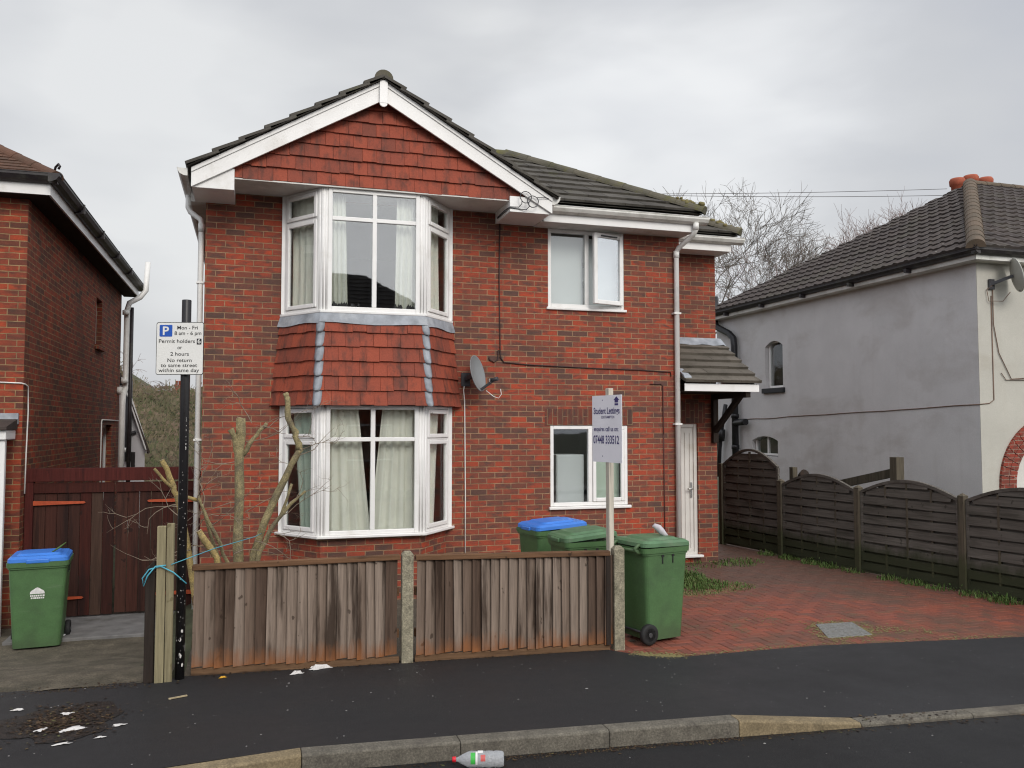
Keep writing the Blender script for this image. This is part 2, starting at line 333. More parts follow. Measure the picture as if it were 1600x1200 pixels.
M['dead_leaf'] = island_mat('dead_leaf', [(0, (.016, .010, .007)), (.45, (.03, .017, .010)), (.75, (.06, .035, .018)), (.92, (.10, .065, .03)), (1, (.08, .085, .03))], .6)
M['paper'] = simple('white_paper', (.60, .58, .56), .7, .12, 30, dirt=(.35, .31, .26), dirt_lo=.52, dirt_hi=.8)
M['orange_litter'] = simple('yellow_wrapper', (.6, .32, .03), .5, .1)
M['leaf_mould'] = simple('leaf_mould', (.012, .008, .006), .55, .4, 25, bmp=1.0, dirt=(.05, .03, .018))
M['iron'] = simple('cover_steel', (.20, .20, .19), .6, .35, 40, bmp=.8, dirt=(.12, .10, .06))
M['pot'] = simple('terracotta', (.33, .085, .045), .85, .15, 8)
M['white_wall'] = simple('white_painted_wall', (.62, .61, .63), .8, .06, 2)
M['red_plastic'] = simple('red_cap', (.65, .015, .03), .35, .05)
M['green_label'] = simple('green_label', (.05, .4, .06), .4, .1)
M['red_label'] = simple('red_label', (.55, .1, .09), .4, .1)
M['twig_t'] = simple('tree_twig', (.14, .118, .098), .95, .3, .8)
M['bag'] = simple('pale_packet', (.5, .47, .5), .5, .12, 30)
M['black_soil_pipe'] = simple('black_soil_pipe', (.016, .016, .018), .4, .2, 10)
M['door_white'] = simple('white_door', (.66, .64, .6), .4, .05, 4, dirt=(.42, .38, .3), dirt_lo=.58, dirt_hi=.85)
M['chrome'] = simple('door_metal', (.6, .6, .58), .25, .05, metallic=.9)
M['dark_slate'] = simple('dark_sill', (.02, .02, .024), .5, .2)
M['opp_roof'] = island_mat('opposite_roof_tile', [(0, (.03, .026, .024)), (1, (.02, .018, .017))], .9)

def pet_mat():
    m, nt, b = new_mat('clear_plastic'); tc, g = coords(nt)
    b.inputs['Base Color'].default_value = (.7, .72, .74, 1); b.inputs['Roughness'].default_value = .18
    b.inputs['Transmission Weight'].default_value = .6; b.inputs['IOR'].default_value = 1.3
    bump(nt, b, noise(nt, g.outputs['Position'], 60, 3), .5, .01)
    return m
M['pet'] = pet_mat()

# ------------------------------------------------------------------ mesh builder
def worg(p):
    v = Vector((0, 0, 0))
    while p: v += p.location; p = p.parent
    return v

class MB:
    def __init__(s): s.v = []; s.f = []; s.m = []; s.sm = []
    def face(s, pts, mi=0, smooth=False):
        b = len(s.v); s.v += [tuple(p) for p in pts]; s.f.append(tuple(range(b, b + len(pts)))); s.m.append(mi); s.sm.append(smooth)
    def mesh(s, verts, faces, mi=0, smooth=False):
        b = len(s.v); s.v += [tuple(p) for p in verts]
        for f in faces: s.f.append(tuple(b + i for i in f)); s.m.append(mi); s.sm.append(smooth)
    def box(s, x0, x1, y0, y1, z0, z1, mi=0):
        s.obox((0, 0, 0), (1, 0, 0), (0, 1, 0), (0, 0, 1), x0, x1, y0, y1, z0, z1, mi)
    def obox(s, O, U, V, N, u0, u1, v0, v1, n0, n1, mi=0):
        O, U, V, N = map(Vector, (O, U, V, N))
        P = [O + U * u + V * v + N * n for n in (n0, n1) for v in (v0, v1) for u in (u0, u1)]
        F = [(0, 2, 3, 1), (4, 5, 7, 6), (0, 1, 5, 4), (2, 6, 7, 3), (0, 4, 6, 2), (1, 3, 7, 5)]
        if U.cross(V).dot(N) < 0: F = [f[::-1] for f in F]
        s.mesh(P, F, mi)
    def bar(s, p, q, w, h, up=(0, 0, 1), mi=0):
        p, q = Vector(p), Vector(q); d = (q - p); L = d.length; d.normalize()
        up = Vector(up); sd = d.cross(up)
        if sd.length < 1e-4: sd = d.cross(Vector((1, 0, 0)))
        sd.normalize(); up2 = sd.cross(d)
        s.obox(p, d, sd, up2, 0, L, -w / 2, w / 2, -h / 2, h / 2, mi)
    def prism(s, poly, D, mi=0):
        """poly: 3D points in order; D: extrusion vector"""
        poly = [Vector(p) for p in poly]; D = Vector(D); n = len(poly)
        nrm = Vector((0, 0, 0))
        for i in range(n): nrm += poly[i].cross(poly[(i + 1) % n])
        if nrm.dot(D) > 0: poly = poly[::-1]
        top = [p + D for p in poly]
        s.mesh(poly + top, [tuple(range(n)), tuple(range(2 * n - 1, n - 1, -1))] + [(i, n + i, n + (i + 1) % n, (i + 1) % n) for i in range(n)], mi)
    def tube(s, path, rad, n=8, mi=0, cap=True, smooth=True):
        path = [Vector(p) for p in path]
        if isinstance(rad, (int, float)): rad = [rad] * len(path)
        b = len(s.v); up = None
        for i, p in enumerate(path):
            d = (path[min(i + 1, len(path) - 1)] - path[max(i - 1, 0)])
            if d.length < 1e-9: d = Vector((0, 0, 1))
            d.normalize()
            if up is None: up = Vector((0, 0, 1)) if abs(d.z) < .9 else Vector((1, 0, 0))
            a = d.cross(up)
            if a.length < 1e-4: a = d.cross(Vector((0, 1, 0)))
            a.normalize(); up = a.cross(d)
            for k in range(n):
                t = 2 * math.pi * k / n
                s.v.append(tuple(p + (a * math.cos(t) + up * math.sin(t)) * rad[i]))
        for i in range(len(path) - 1):
            for k in range(n):
                k2 = (k + 1) % n
                s.f.append((b + i * n + k, b + (i + 1) * n + k, b + (i + 1) * n + k2, b + i * n + k2)[::-1]); s.m.append(mi); s.sm.append(smooth)
        if cap:
            e = b + (len(path) - 1) * n
            s.f.append(tuple(b + k for k in range(n))[::-1]); s.m.append(mi); s.sm.append(False)
            s.f.append(tuple(e + k for k in range(n))); s.m.append(mi); s.sm.append(False)
    def lathe(s, prof, n=20, T=None, mi=0, smooth=True):
        """prof: (r, z); T: Matrix"""
        T = T or Matrix(); b = len(s.v)
        for r, z in prof:
            for k in range(n):
                t = 2 * math.pi * k / n
                s.v.append(tuple(T @ Vector((r * math.cos(t), r * math.sin(t), z))))
        for i in range(len(prof) - 1):
            for k in range(n):
                k2 = (k + 1) % n
                s.f.append((b + i * n + k, b + i * n + k2, b + (i + 1) * n + k2, b + (i + 1) * n + k)); s.m.append(mi); s.sm.append(smooth)
        for i, rev in ((0, True), (len(prof) - 1, False)):
            if prof[i][0] > 1e-5:
                f = tuple(b + i * n + k for k in range(n)); s.f.append(f[::-1] if rev else f); s.m.append(mi); s.sm.append(False)
    def build(s, name, mats, parent=None, bevel=0, seg=2, weld=False):
        o0 = worg(parent)
        me = bpy.data.meshes.new(name)
        V = [Vector(p) for p in s.v]
        me.from_pydata([tuple(p - o0) for p in V], [], s.f)
        mats = mats if isinstance(mats, (list, tuple)) else [mats]
        for m in mats: me.materials.append(M[m] if isinstance(m, str) else m)
        uvl = me.uv_layers.new(name='UVMap'); li = 0
        for pi, pol in enumerate(me.polygons):
            pol.material_index = s.m[pi]; pol.use_smooth = s.sm[pi]
        for pol in me.polygons:
            n = pol.normal
            if abs(n.z) > .92: t = Vector((1, 0, 0)); w = Vector((0, 1, 0))
            else:
                t = Vector((0, 0, 1)).cross(n).normalized(); w = n.cross(t)
            for l in pol.loop_indices:
                p = V[me.loops[l].vertex_index]
                uvl.data[l].uv = (p.dot(t), p.dot(w))
        if weld or any(s.sm):
            bm = bmesh.new(); bm.from_mesh(me); bmesh.ops.remove_doubles(bm, verts=bm.verts, dist=1e-5); bm.to_mesh(me); bm.free()
        me.update()
        o = bpy.data.objects.new(name, me); C.objects.link(o)
        if parent: o.parent = parent
        if bevel:
            b = o.modifiers.new('bevel', 'BEVEL'); b.width = bevel; b.segments = seg; b.limit_method = 'ANGLE'; b.angle_limit = R(40)
        return o

def tag(o, label=None, cat=None, group=None, kind=None):
    if label: o['label'] = label
    if cat: o['category'] = cat
    if group: o['group'] = group
    if kind: o['kind'] = kind
    return o

def thing(name, label, cat, loc=(0, 0, 0), group=None):
    o = bpy.data.objects.new(name, None); o.empty_display_size = .2; C.objects.link(o); o.location = loc
    return tag(o, label, cat, group)

def copy_tree(o, parent=None):
    c = o.copy(); C.objects.link(c)
    if parent: c.parent = parent
    for ch in [x for x in C.objects if x.parent == o]: copy_tree(ch, c)
    return c

def clip(poly, a, b, c):
    """keep a*u+b*v<=c of a 2D polygon"""
    out = []
    for i in range(len(poly)):
        p, q = poly[i], poly[(i + 1) % len(poly)]
        dp = a * p[0] + b * p[1] - c; dq = a * q[0] + b * q[1] - c
        if dp <= 0: out.append(p)
        if dp * dq < 0:
            t = dp / (dp - dq); out.append((p[0] + (q[0] - p[0]) * t, p[1] + (q[1] - p[1]) * t))
    return out

def tiles(mb, O, U, V, N, poly, tw, gauge, th, jit=.003, gap=.003, mi=0, lap=.03, stagger=True, rng=None, vary=0):
    """lay separate wedge-shaped tiles over a convex polygon given in (u, v)"""
    rng = rng or random.Random(3)
    O, U, V, N = map(Vector, (O, U, V, N))
    us = [p[0] for p in poly]; vs = [p[1] for p in poly]
    r0 = math.floor(min(vs) / gauge + 1e-6); r1 = math.ceil(max(vs) / gauge - 1e-6)
    for r in range(r0, r1):
        v0 = r * gauge; v1 = v0 + gauge + lap
        band = clip(clip(poly, 0, -1, -v0), 0, 1, v1)
        if len(band) < 3: continue
        u = math.floor(min(us) / tw) * tw - tw + ((r % 2) * tw / 2 if stagger else 0)
        while u < max(us):
            w = tw * (1 + rng.uniform(-vary, vary))
            t = clip(clip(band, -1, 0, -(u + gap / 2)), 1, 0, u + w - gap / 2)
            u += w
            if len(t) < 3: continue
            ar = sum(t[i][0] * t[(i + 1) % len(t)][1] - t[(i + 1) % len(t)][0] * t[i][1] for i in range(len(t))) / 2
            if abs(ar) < 2e-5: continue
            if ar < 0: t = t[::-1]
            j = rng.uniform(0, jit); k = rng.uniform(-jit, jit)
            def top(p):
                a = (p[1] - v0) / (gauge + lap)
                return O + U * p[0] + V * (p[1] + (k if a < .1 else 0)) + N * (th * (1.15 - a) + j)
            def bot(p):
                a = (p[1] - v0) / (gauge + lap)
                return O + U * p[0] + V * p[1] + N * (th * (1.15 - a) - th * .85)
            n = len(t); P = [top(p) for p in t]; Q = [bot(p) for p in t]
            mb.mesh(P + Q, [tuple(range(n))] + [(n + i, n + (i + 1) % n, (i + 1) % n, i) for i in range(n)], mi)

def wall(mb, O, U, N, w, h, th, ops, mi=0, rmi=None):
    """wall in the (U, z) plane, outer face at O, thickness th inwards (-N), rectangular openings (u0,u1,v0,v1)"""
    O, U, N = map(Vector, (O, U, N)); Z = Vector((0, 0, 1)); rmi = mi if rmi is None else rmi
    flip = U.cross(Z).dot(N) < 0
    us = sorted({0, w, *[x for o in ops for x in o[:2]]}); vs = sorted({0, h, *[x for o in ops for x in o[2:]]})
    def q(pts, out, m=mi):
        mb.face(pts if out != flip else pts[::-1], m)
    P = lambda u, v, n: O + U * u + Z * v - N * n
    for i in range(len(us) - 1):
        for j in range(len(vs) - 1):
            cu, cv = (us[i] + us[i + 1]) / 2, (vs[j] + vs[j + 1]) / 2
            if any(o[0] < cu < o[1] and o[2] < cv < o[3] for o in ops): continue
            a, b, c, d = us[i], us[i + 1], vs[j], vs[j + 1]
            q([P(a, c, 0), P(b, c, 0), P(b, d, 0), P(a, d, 0)], True)
            q([P(a, c, th), P(b, c, th), P(b, d, th), P(a, d, th)], False, rmi)
    for a, b, c, d in list(ops):
        k = rmi if b - a > 1.5 else mi
        q([P(a, c, 0), P(b, c, 0), P(b, c, th), P(a, c, th)], False, k)
        q([P(a, d, 0), P(b, d, 0), P(b, d, th), P(a, d, th)], True, k)
        q([P(a, c, 0), P(a, d, 0), P(a, d, th), P(a, c, th)], True, k)
        q([P(b, c, 0), P(b, d, 0), P(b, d, th), P(b, c, th)], False, k)
    q([P(0, h, 0), P(w, h, 0), P(w, h, th), P(0, h, th)], False)

Z3 = Vector((0, 0, 1))
def ring(mb, O, U, N, u0, u1, v0, v1, t, n0, n1, mi=0):
    mb.obox(O, U, Z3, N, u0, u0 + t, v0, v1, n0, n1, mi); mb.obox(O, U, Z3, N, u1 - t, u1, v0, v1, n0, n1, mi)
    mb.obox(O, U, Z3, N, u0 + t, u1 - t, v0, v0 + t, n0, n1, mi); mb.obox(O, U, Z3, N, u0 + t, u1 - t, v1 - t, v1, n0, n1, mi)

def window(parent, O, U, N, w, h, lights, name='window', fr=.05, glass='glass', bars_u=(), bars_v=(), vents=(), label=None):
    """frame mesh with sash and pane children; lights: (u0,u1,v0,v1,sash) ; N points outwards"""
    U, N = Vector(U), Vector(N)
    f = MB(); ring(f, O, U, N, 0, w, 0, h, fr, -.035, .03)
    for (u, a, b, t) in bars_u: f.obox(O, U, Z3, N, u - t / 2, u + t / 2, a, b, -.033, .028)
    for (v, a, b, t) in bars_v: f.obox(O, U, Z3, N, a, b, v - t / 2, v + t / 2, -.031, .026)
    o = f.build(name, 'upvc', parent, bevel=.006)
    if label: o['label'] = label
    for (u0, u1, v0, v1, sash) in lights:
        t = 0
        if sash:
            t = .05
            s = MB(); ring(s, O, U, N, u0 + .004, u1 - .004, v0 + .004, v1 - .004, t, .0, .044); s.build('sash', 'upvc', o, bevel=.008)
        p = MB(); p.obox(O, U, Z3, N, u0 + t, u1 - t, v0 + t, v1 - t, -.002 if not sash else .012, .004 if not sash else .018)
        p.build('pane', glass, o)
    for (u0, u1, v) in vents:
        vt = MB(); vt.obox(O, U, Z3, N, u0, u1, v - .008, v + .008, .03, .056); vt.build('trickle_vent', 'upvc', o, bevel=.004)
    return o

def gutter_mb(mb, p, q, out, mi=0, w=.11, h=.09):
    """moulded gutter trough from p to q; out = outward horizontal unit vector"""
    p, q, out = Vector(p), Vector(q), Vector(out)
    prof = [(0, 0), (.35 * w, -.0), (.75 * w, .25 * h), (w, .7 * h), (w, h), (1.06 * w, h), (1.06 * w, h * 1.08), (.93 * w, h * 1.08), (.93 * w, h * .75), (.68 * w, .33 * h), (.33 * w, .08 * h), (.04 * w, .08 * h), (.04 * w, h * 1.05), (0, h * 1.05)]
    mb.prism([p + out * a + Z3 * b for a, b in prof], q - p, mi)
    dd = (q - p).normalized()
    for e_, sg in ((p, -1), (q, 1)): mb.prism([e_ + dd * sg * .001 + out * a + Z3 * b for a, b in prof[:5] + [(0, h)]], dd * sg * .006, mi)

def pipe_path(pts, r=.034, n=12): 
    m = MB(); m.tube(pts, r, n); return m

def text_into(mb, s, O, U, V, N, cx, base, width, cap, n=.002, mi=0, bold=0.0):
    """flat lettering laid on a panel: O + U*u + V*v, cap height and total width in metres"""
    cu = bpy.data.curves.new('text', 'FONT'); cu.body = s; cu.resolution_u = 3; cu.offset = bold; cu.extrude = 0
    t = bpy.data.objects.new('text', cu); C.objects.link(t)
    bpy.context.view_layer.update()
    me = t.evaluated_get(bpy.context.evaluated_depsgraph_get()).to_mesh()
    xs = [v.co.x for v in me.vertices]; x0, x1 = min(xs), max(xs); k = width / (x1 - x0); ky = cap / .69
    O, U, V, N = map(Vector, (O, U, V, N))
    vs = [O + U * (cx + (v.co.x - (x0 + x1) / 2) * k) + V * (base + v.co.y * ky) + N * n for v in me.vertices]
    fs = [tuple(p.vertices) for p in me.polygons]
    if U.cross(V).dot(N) < 0: fs = [f[::-1] for f in fs]
    mb.mesh(vs, fs, mi)
    t.evaluated_get(bpy.context.evaluated_depsgraph_get()).to_mesh_clear()
    bpy.data.objects.remove(t); bpy.data.curves.remove(cu)

#--SECTIONS--
# ------------------------------------------------------------------ the ground, road, footway, kerb, drives
def interp(x, pts):
    if x <= pts[0][0]: return pts[0][1]
    for (a, b), (c, d) in zip(pts, pts[1:]):
        if x <= c: return b + (d - b) * (x - a) / (c - a)
    return pts[-1][1]
def sstep(a, b, x):
    t = max(0, min(1, (x - a) / (b - a))); return t * t * (3 - 2 * t)

BACK = [(-30, 7.75), (-1.9, 7.76), (-.8, 7.74), (-.5, 7.80), (3.3, 7.56), (3.36, 7.44), (3.5, 7.25), (3.77, 7.12), (4.4, 7.12), (5.22, 7.11), (7.45, 6.79), (12, 6.3), (30, 5.2)]
KB = [(-30, 1.5), (-4, 5.0), (-2, 5.45), (-.45, 5.78), (.34, 5.86), (1.71, 5.75), (3.38, 5.6), (4.35, 5.5), (30, 3.3)]
KZ = [(3.38, 0), (4.35, -.085)]

def gh(x, y):
    if y < 6.4: return -.45
    if x < -.55: return -.015 - .262 * sstep(7.8, 10.2, y)
    return -.035
xs = [-400, -200, -100, -60, -35, -20, -14] + [-10 + i * .5 for i in range(52)] + [18, 22, 28, 40, 60, 100, 200, 400]
ys = [-400, -120, -60, -30, -12, 0, 4, 6.39] + [6.41 + i * .4 for i in range(40)] + [24, 28, 34, 42, 55, 80, 130, 220, 400, 900]
g = MB(); nx = len(xs)
g.mesh([(x, y, gh(x, y)) for y in ys for x in xs], [(j * nx + i, j * nx + i + 1, (j + 1) * nx + i + 1, (j + 1) * nx + i) for j in range(len(ys) - 1) for i in range(nx - 1)], 0, True)
tag(g.build('ground', 'lawn'), kind='structure')

# gritty earth drive on the left, sinking towards the gate
d = MB(); rr = random.Random(5)
dx = [-9 + i * .25 for i in range(34)]; dx = [x for x in dx if x < -.62] + [-.62]; dy = [7.70 + i * .16 for i in range(30)]
d.mesh([(x, y, gh(x, y) + .012 + rr.uniform(-.008, .008) + (.004 if j == 0 else .002)) for j, y in enumerate(dy) for x in dx],
       [(j * len(dx) + i, j * len(dx) + i + 1, (j + 1) * len(dx) + i + 1, (j + 1) * len(dx) + i) for j in range(len(dy) - 1) for i in range(len(dx) - 1)], 0, True)
tag(d.build('driveway', 'drive_soil'), kind='structure')
s = MB(); s.box(-2.55, -.64, 10.55, 11.75, -.3, -.225); tag(s.build('path', 'conc_g', bevel=.01), kind='structure')
# garden earth behind the front fence
s = MB(); rr = random.Random(9)
gx = [-.52 + i * .22 for i in range(20)]; gy = [7.78 + i * .2 for i in range(17)]
s.mesh([(x, y, -.012 + rr.uniform(-.012, .012)) for y in gy for x in gx], [(j * 20 + i, j * 20 + i + 1, (j + 1) * 20 + i + 1, (j + 1) * 20 + i) for j in range(16) for i in range(19)], 0, True)
tag(s.build('garden_soil', 'soil'), kind='structure')

# footway
px = [-30, -20, -12, -8, -6] + [-5 + i * .25 for i in range(70)] + [13, 16, 20, 30]
p = MB(); K = 8; n = len(px)
def pz(x, t): return interp(x, KZ) * t * t
pv = []
for i in range(K + 1):
    t = i / K
    for x in px:
        a, b = interp(x, BACK), interp(x, KB); pv.append((x, a + (b - a) * t, pz(x, t)))
p.mesh(pv, [(i * n + j, (i + 1) * n + j, (i + 1) * n + j + 1, i * n + j + 1) for i in range(K) for j in range(n - 1)], 0, True)
tag(p.build('pavement', 'pavement'), kind='structure')

# kerb: separate stones in one run, the sandy taper stone drops to the crossing
k = MB()
joints = [-12.2 + i * 1.05 for i in range(12)] + [.34, 1.37, 2.41, 3.38, 4.35] + [4.35 + (i + 1) * .95 for i in range(14)]
joints = sorted(x for x in joints if not (.0 < x < .3))
for a, b in zip(joints, joints[1:]):
    mi = 1 if abs(b - .34) < .01 or abs(a - 3.38) < .01 else 0
    a += .002; b -= .002
    pts = []
    for x in (a, b):
        y = interp(x, KB); z = interp(x, KZ)
        pts.append([(x, y, -.3), (x, y, z + .003), (x, y - .105, z + .001), (x, y - .122, z - .012), (x, y - .132, -.3)])
    A, B = pts
    k.mesh(A + B, [(0, 1, 2, 3, 4), (9, 8, 7, 6, 5)] + [(i, 5 + i, 5 + (i + 1) % 5, (i + 1) % 5) for i in range(5)], mi)
tag(k.build('kerb', ['kerb', 'kerb_y'], bevel=.004, seg=1), kind='structure')

r = MB(); rx = [-120, -40, -20] + [-12 + i for i in range(30)] + [25, 40, 120]
r.mesh([(x, y, -.115) for y in (-4.5, 0, 3, 5, 6.3) for x in rx], [(j * len(rx) + i, j * len(rx) + i + 1, (j + 1) * len(rx) + i + 1, (j + 1) * len(rx) + i) for j in range(4) for i in range(len(rx) - 1)])
tag(r.build('road', 'road'), kind='structure')
r = MB(); r.box(-120, 120, -7, -4.5, -.3, 0); tag(r.build('far_pavement', 'pavement'), kind='structure')

# red block paving laid in herringbone
pv = MB(); rr = random.Random(11)
pv.face([(x, interp(x, BACK) - .02, -.011) for x in (2.7, 3.3, 3.36, 3.5, 3.77, 4.4, 5.22, 7.45, 9.2)] + [(8.3, 14.5, -.011), (2.7, 14.5, -.011)], 1)
def inside(x, y): return y > interp(x, BACK) - .02 and x > 2.75 and 6.45 < y < 14.4 and x < 9.25 - (y - 6.5) * .115 and not (x < 5.9 and y > 11.0) and not (x < 7.05 and y > 12.05)
for yy in range(60, 146):
    for xx in range(24, 96):
        q = (xx - yy) % 4
        if q not in (0, 3): continue
        w, h = (.2, .1) if q == 0 else (.1, .2)
        x, y = xx * .1, yy * .1
        if not inside(x + w / 2, y + h / 2): continue
        z = -.006 + rr.uniform(-.002, .0012); e = .002; e2 = .007
        z -= 0
        pv.mesh([(x + e, y + e, z - .004), (x + w - e, y + e, z - .004), (x + w - e, y + h - e, z - .004), (x + e, y + h - e, z - .004),
                 (x + e2, y + e2, z), (x + w - e2, y + e2, z), (x + w - e2, y + h - e2, z), (x + e2, y + h - e2, z)],
                [(4, 5, 6, 7), (0, 1, 5, 4), (1, 2, 6, 5), (2, 3, 7, 6), (3, 0, 4, 7)])
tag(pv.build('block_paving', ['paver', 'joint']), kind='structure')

# ------------------------------------------------------------------ the main house
X0, X1, YF = -.58, 5.94, 11.08
XS, YS = 7.07, 12.0
house = thing('brick_house', 'red brick house with tile-hung gable and white two-storey bay in the middle', 'house', (2.7, YF, 0))
NF = (0, -1, 0)
w = MB()
ops = [(3.91 - X0, 5.06 - X0, 3.75, 4.88), (3.94 - X0, 5.10 - X0, .99, 2.13), (.40 - X0, 2.48 - X0, .82, 2.36), (.40 - X0, 2.48 - X0, 3.52, 5.02)]
wall(w, (X0, YF, -.1), (1, 0, 0), NF, X1 - X0, 5.2, .28, [(a, b, c + .1, d + .1) for a, b, c, d in ops], 0, 1)
wall(w, (X1, YF, -.1), (0, 1, 0), (1, 0, 0), YS - YF, 5.2, .28, [], 0, 1)
wall(w, (X1, YS, -.1), (1, 0, 0), NF, XS - X1, 5.2, .28, [(.04, .79, .2, 2.26)], 0, 1)
wall(w, (XS, YS, -.1), (0, 1, 0), (1, 0, 0), 7.0, 5.2, .28, [], 0, 1)
wall(w, (X0, YF, -.4), (0, 1, 0), (-1, 0, 0), 7.92, 5.5, .28, [], 0, 1)
wall(w, (X0, 19, -.4), (1, 0, 0), (0, 1, 0), XS - X0, 5.5, .28, [], 0, 1)
w.build('wall', ['brick', 'plaster'], house)
# floors and partitions inside, so the rooms behind the windows are real
w = MB()
w.box(X0 + .28, X1 - .28, YF + .28, 18.7, 2.55, 2.8); w.box(X0 + .28, X1 - .28, YF + .28, 18.7, 5.06, 5.1); w.box(X0 + .28, X1 - .28, YF + .28, 18.7, -.05, .1)
w.box(3.1, 3.2, YF + .28, 18.7, .1, 2.55); w.box(3.1, 3.2, YF + .28, 18.7, 2.8, 5.06)
w.box(X0 + .28, 3.1, 15, 15.1, .1, 2.55); w.box(X0 + .28, 3.1, 15, 15.1, 2.8, 5.06); w.box(3.2, X1 - .28, 14.4, 14.5, .1, 2.55); w.box(3.2, X1 - .28, 14.4, 14.5, 2.8, 5.06)
w.build('interior', 'plaster', house)
# brick-on-end lintels
l = MB(); l.box(3.86, 5.18, YF - .004, YF + .1, 2.13, 2.355); l.build('lintel', 'soldier', house)
l = MB(); l.box(X1 + .01, 6.86, YS - .004, YS + .1, 2.17, 2.5); l.build('lintel', 'soldier', house)

# bay: brick base, windows, tile apron, lead
BAY = [(.38, 11.08), (.80, 10.5), (2.05, 10.5), (2.50, 11.08)]
def off(pts, dlt):
    """offset the open bay outline outwards; ends slide along the facade"""
    c = Vector(((pts[0][0] + pts[3][0]) / 2, 11.08)); out = []
    ns = []
    for a, b in zip(pts, pts[1:]):
        d = Vector((b[0] - a[0], b[1] - a[1])).normalized(); ns.append(Vector((d.y, -d.x)))
    def isect(i):
        n1, n2 = ns[i - 1], ns[i]; p1 = Vector(pts[i]) + n1 * dlt; d1 = Vector((-n1.y, n1.x)); p2 = Vector(pts[i]) + n2 * dlt
        t = (p2 - p1).dot(n2) / d1.dot(n2); return p1 + d1 * t
    def endp(i, n):
        p = Vector(pts[i]) + n * dlt; d = Vector((-n.y, n.x)); t = (11.08 - p.y) / d.y; return p + d * t
    return [tuple(endp(0, ns[0])), tuple(isect(1)), tuple(isect(2)), tuple(endp(3, ns[2]))]
def slab(mb, pts, z0, z1, mi=0): mb.prism([(x, y, z0) for x, y in pts], (0, 0, z1 - z0), mi)
b = MB(); slab(b, off(BAY, -.02), -.1, .77); b.build('bay_base', 'brick', house)
for z in (.77, 3.49):
    b = MB(); slab(b, off(BAY, .075 if z < 1 else .05), z, z + .035); b.build('sill', 'upvc', house, bevel=.008)
b = MB(); slab(b, off(BAY, -.01), 2.36, 2.42); slab(b, off(BAY, -.1), 2.42, 3.45); b.build('bay_apron_core', 'plaster', house)

def baywin(z0, z1, name, label, glass):
    h = z1 - z0; tr = h * .755 if z0 > 2 else h * .735
    for i in (1, 2):
        root = MB()
        x, y = BAY[i]; sx = -1 if i == 1 else 1
        root.prism([(x + a * -sx, y + b_, z0) for a, b_ in ((.068, -.012), (.068, .07), (-.02, .09), (-.085, .10), (-.06, .04), (-.012, -.012))], (0, 0, z1 - z0))
        for a, b_ in ((.042, -.010), (.006, -.010), (-.034, .016)): root.tube([(x - a * sx, y + b_, z0), (x - a * sx, y + b_, z1)], .011, 8)
        root.build('corner_post', 'upvc', house)
    for i in (0, 3):
        root = MB(); x, y = BAY[i]; root.box(x - .045 if i == 0 else x - .02, x + .02 if i == 0 else x + .045, y - .035, y + .02, z0, z1); root.build('corner_post', 'upvc', house)
    # front light
    W_ = 1.25 - .12
    window(house, (.86, 10.5, z0), (1, 0, 0), NF, W_, h, [(.05, W_ / 2 - .025, .05, tr - .025, 0), (W_ / 2 + .025, W_ - .05, .05, tr - .025, 0), (.05, W_ / 2 - .025, tr + .025, h - .05, 0), (W_ / 2 + .025, W_ - .05, tr + .025, h - .05, 0)],
           'bay_window', glass=glass, label=label, bars_u=[(W_ / 2, .05, h - .05, .055)], bars_v=[(tr, .05, W_ - .05, .05)])
    # side lights, each with a small opening sash over a tall one
    for (a, c) in ((BAY[0], BAY[1]), (BAY[2], BAY[3])):
        a3, c3 = Vector((*a, z0)), Vector((*c, z0)); d = (c3 - a3); L = d.length; d.normalize(); nn = Vector((d.y, -d.x, 0))
        window(house, a3 + d * .03, d, nn, L - .07, h, [(.032, L - .102, .035, tr - .012, 1), (.032, L - .102, tr + .012, h - .035, 1)], 'bay_window', fr=.034, glass='glass',
               bars_v=[(tr, .034, L - .104, .028)], vents=[(.14, L - .22, h - .085)])
baywin(.805, 2.37, 'bay_window', 'lower bay window with pale curtains drawn across', 'glass')
baywin(3.525, 5.03, 'bay_window', 'upper bay window reflecting the roof opposite', 'glass_hi')

# tile-hung apron, flaring a little at the foot
t = MB(); rr = random.Random(2)
top = off(BAY, .03); bot = off(BAY, .115)
ZT, ZB = 3.44, 2.37
for i in range(3):
    A = Vector((*bot[i], ZB)); B = Vector((*bot[i + 1], ZB)); Ct = Vector((*top[i], ZT)); Dt = Vector((*top[i + 1], ZT))
    U = (B - A); L = U.length; U.normalize(); V = (Ct - A); V = (V - U * V.dot(U)); H = V.length; V.normalize(); N = U.cross(V)
    poly = [(0, 0), (L, 0), ((Dt - A).dot(U), H), ((Ct - A).dot(U), H)]
    tiles(t, A, U, V, N, poly, .168, H / 6.0, .028, jit=.007, rng=rr, vary=.03)
t.build('tile_apron', 'clay', house)
ld = MB()
o1, o2 = off(BAY, .045), off(BAY, .075)
for i in range(3):
    for k in range(6):
        f0, f1 = k / 6, (k + 1) / 6
        P = [Vector((*o2[i], 0)).lerp(Vector((*o2[i + 1], 0)), f) for f in (f0, f1)]; Q = [Vector((*o1[i], 0)).lerp(Vector((*o1[i + 1], 0)), f) for f in (f0, f1)]
        jz = [.012 * math.sin(5.1 * (k + e) + i * 2) for e in (0, 1)]
        ld.face([P[0] + Z3 * (3.365 + jz[0]), P[1] + Z3 * (3.365 + jz[1]), Q[1] + Z3 * 3.49, Q[0] + Z3 * 3.49], 0, True)
ld.build('lead_apron', 'lead', house, weld=True)
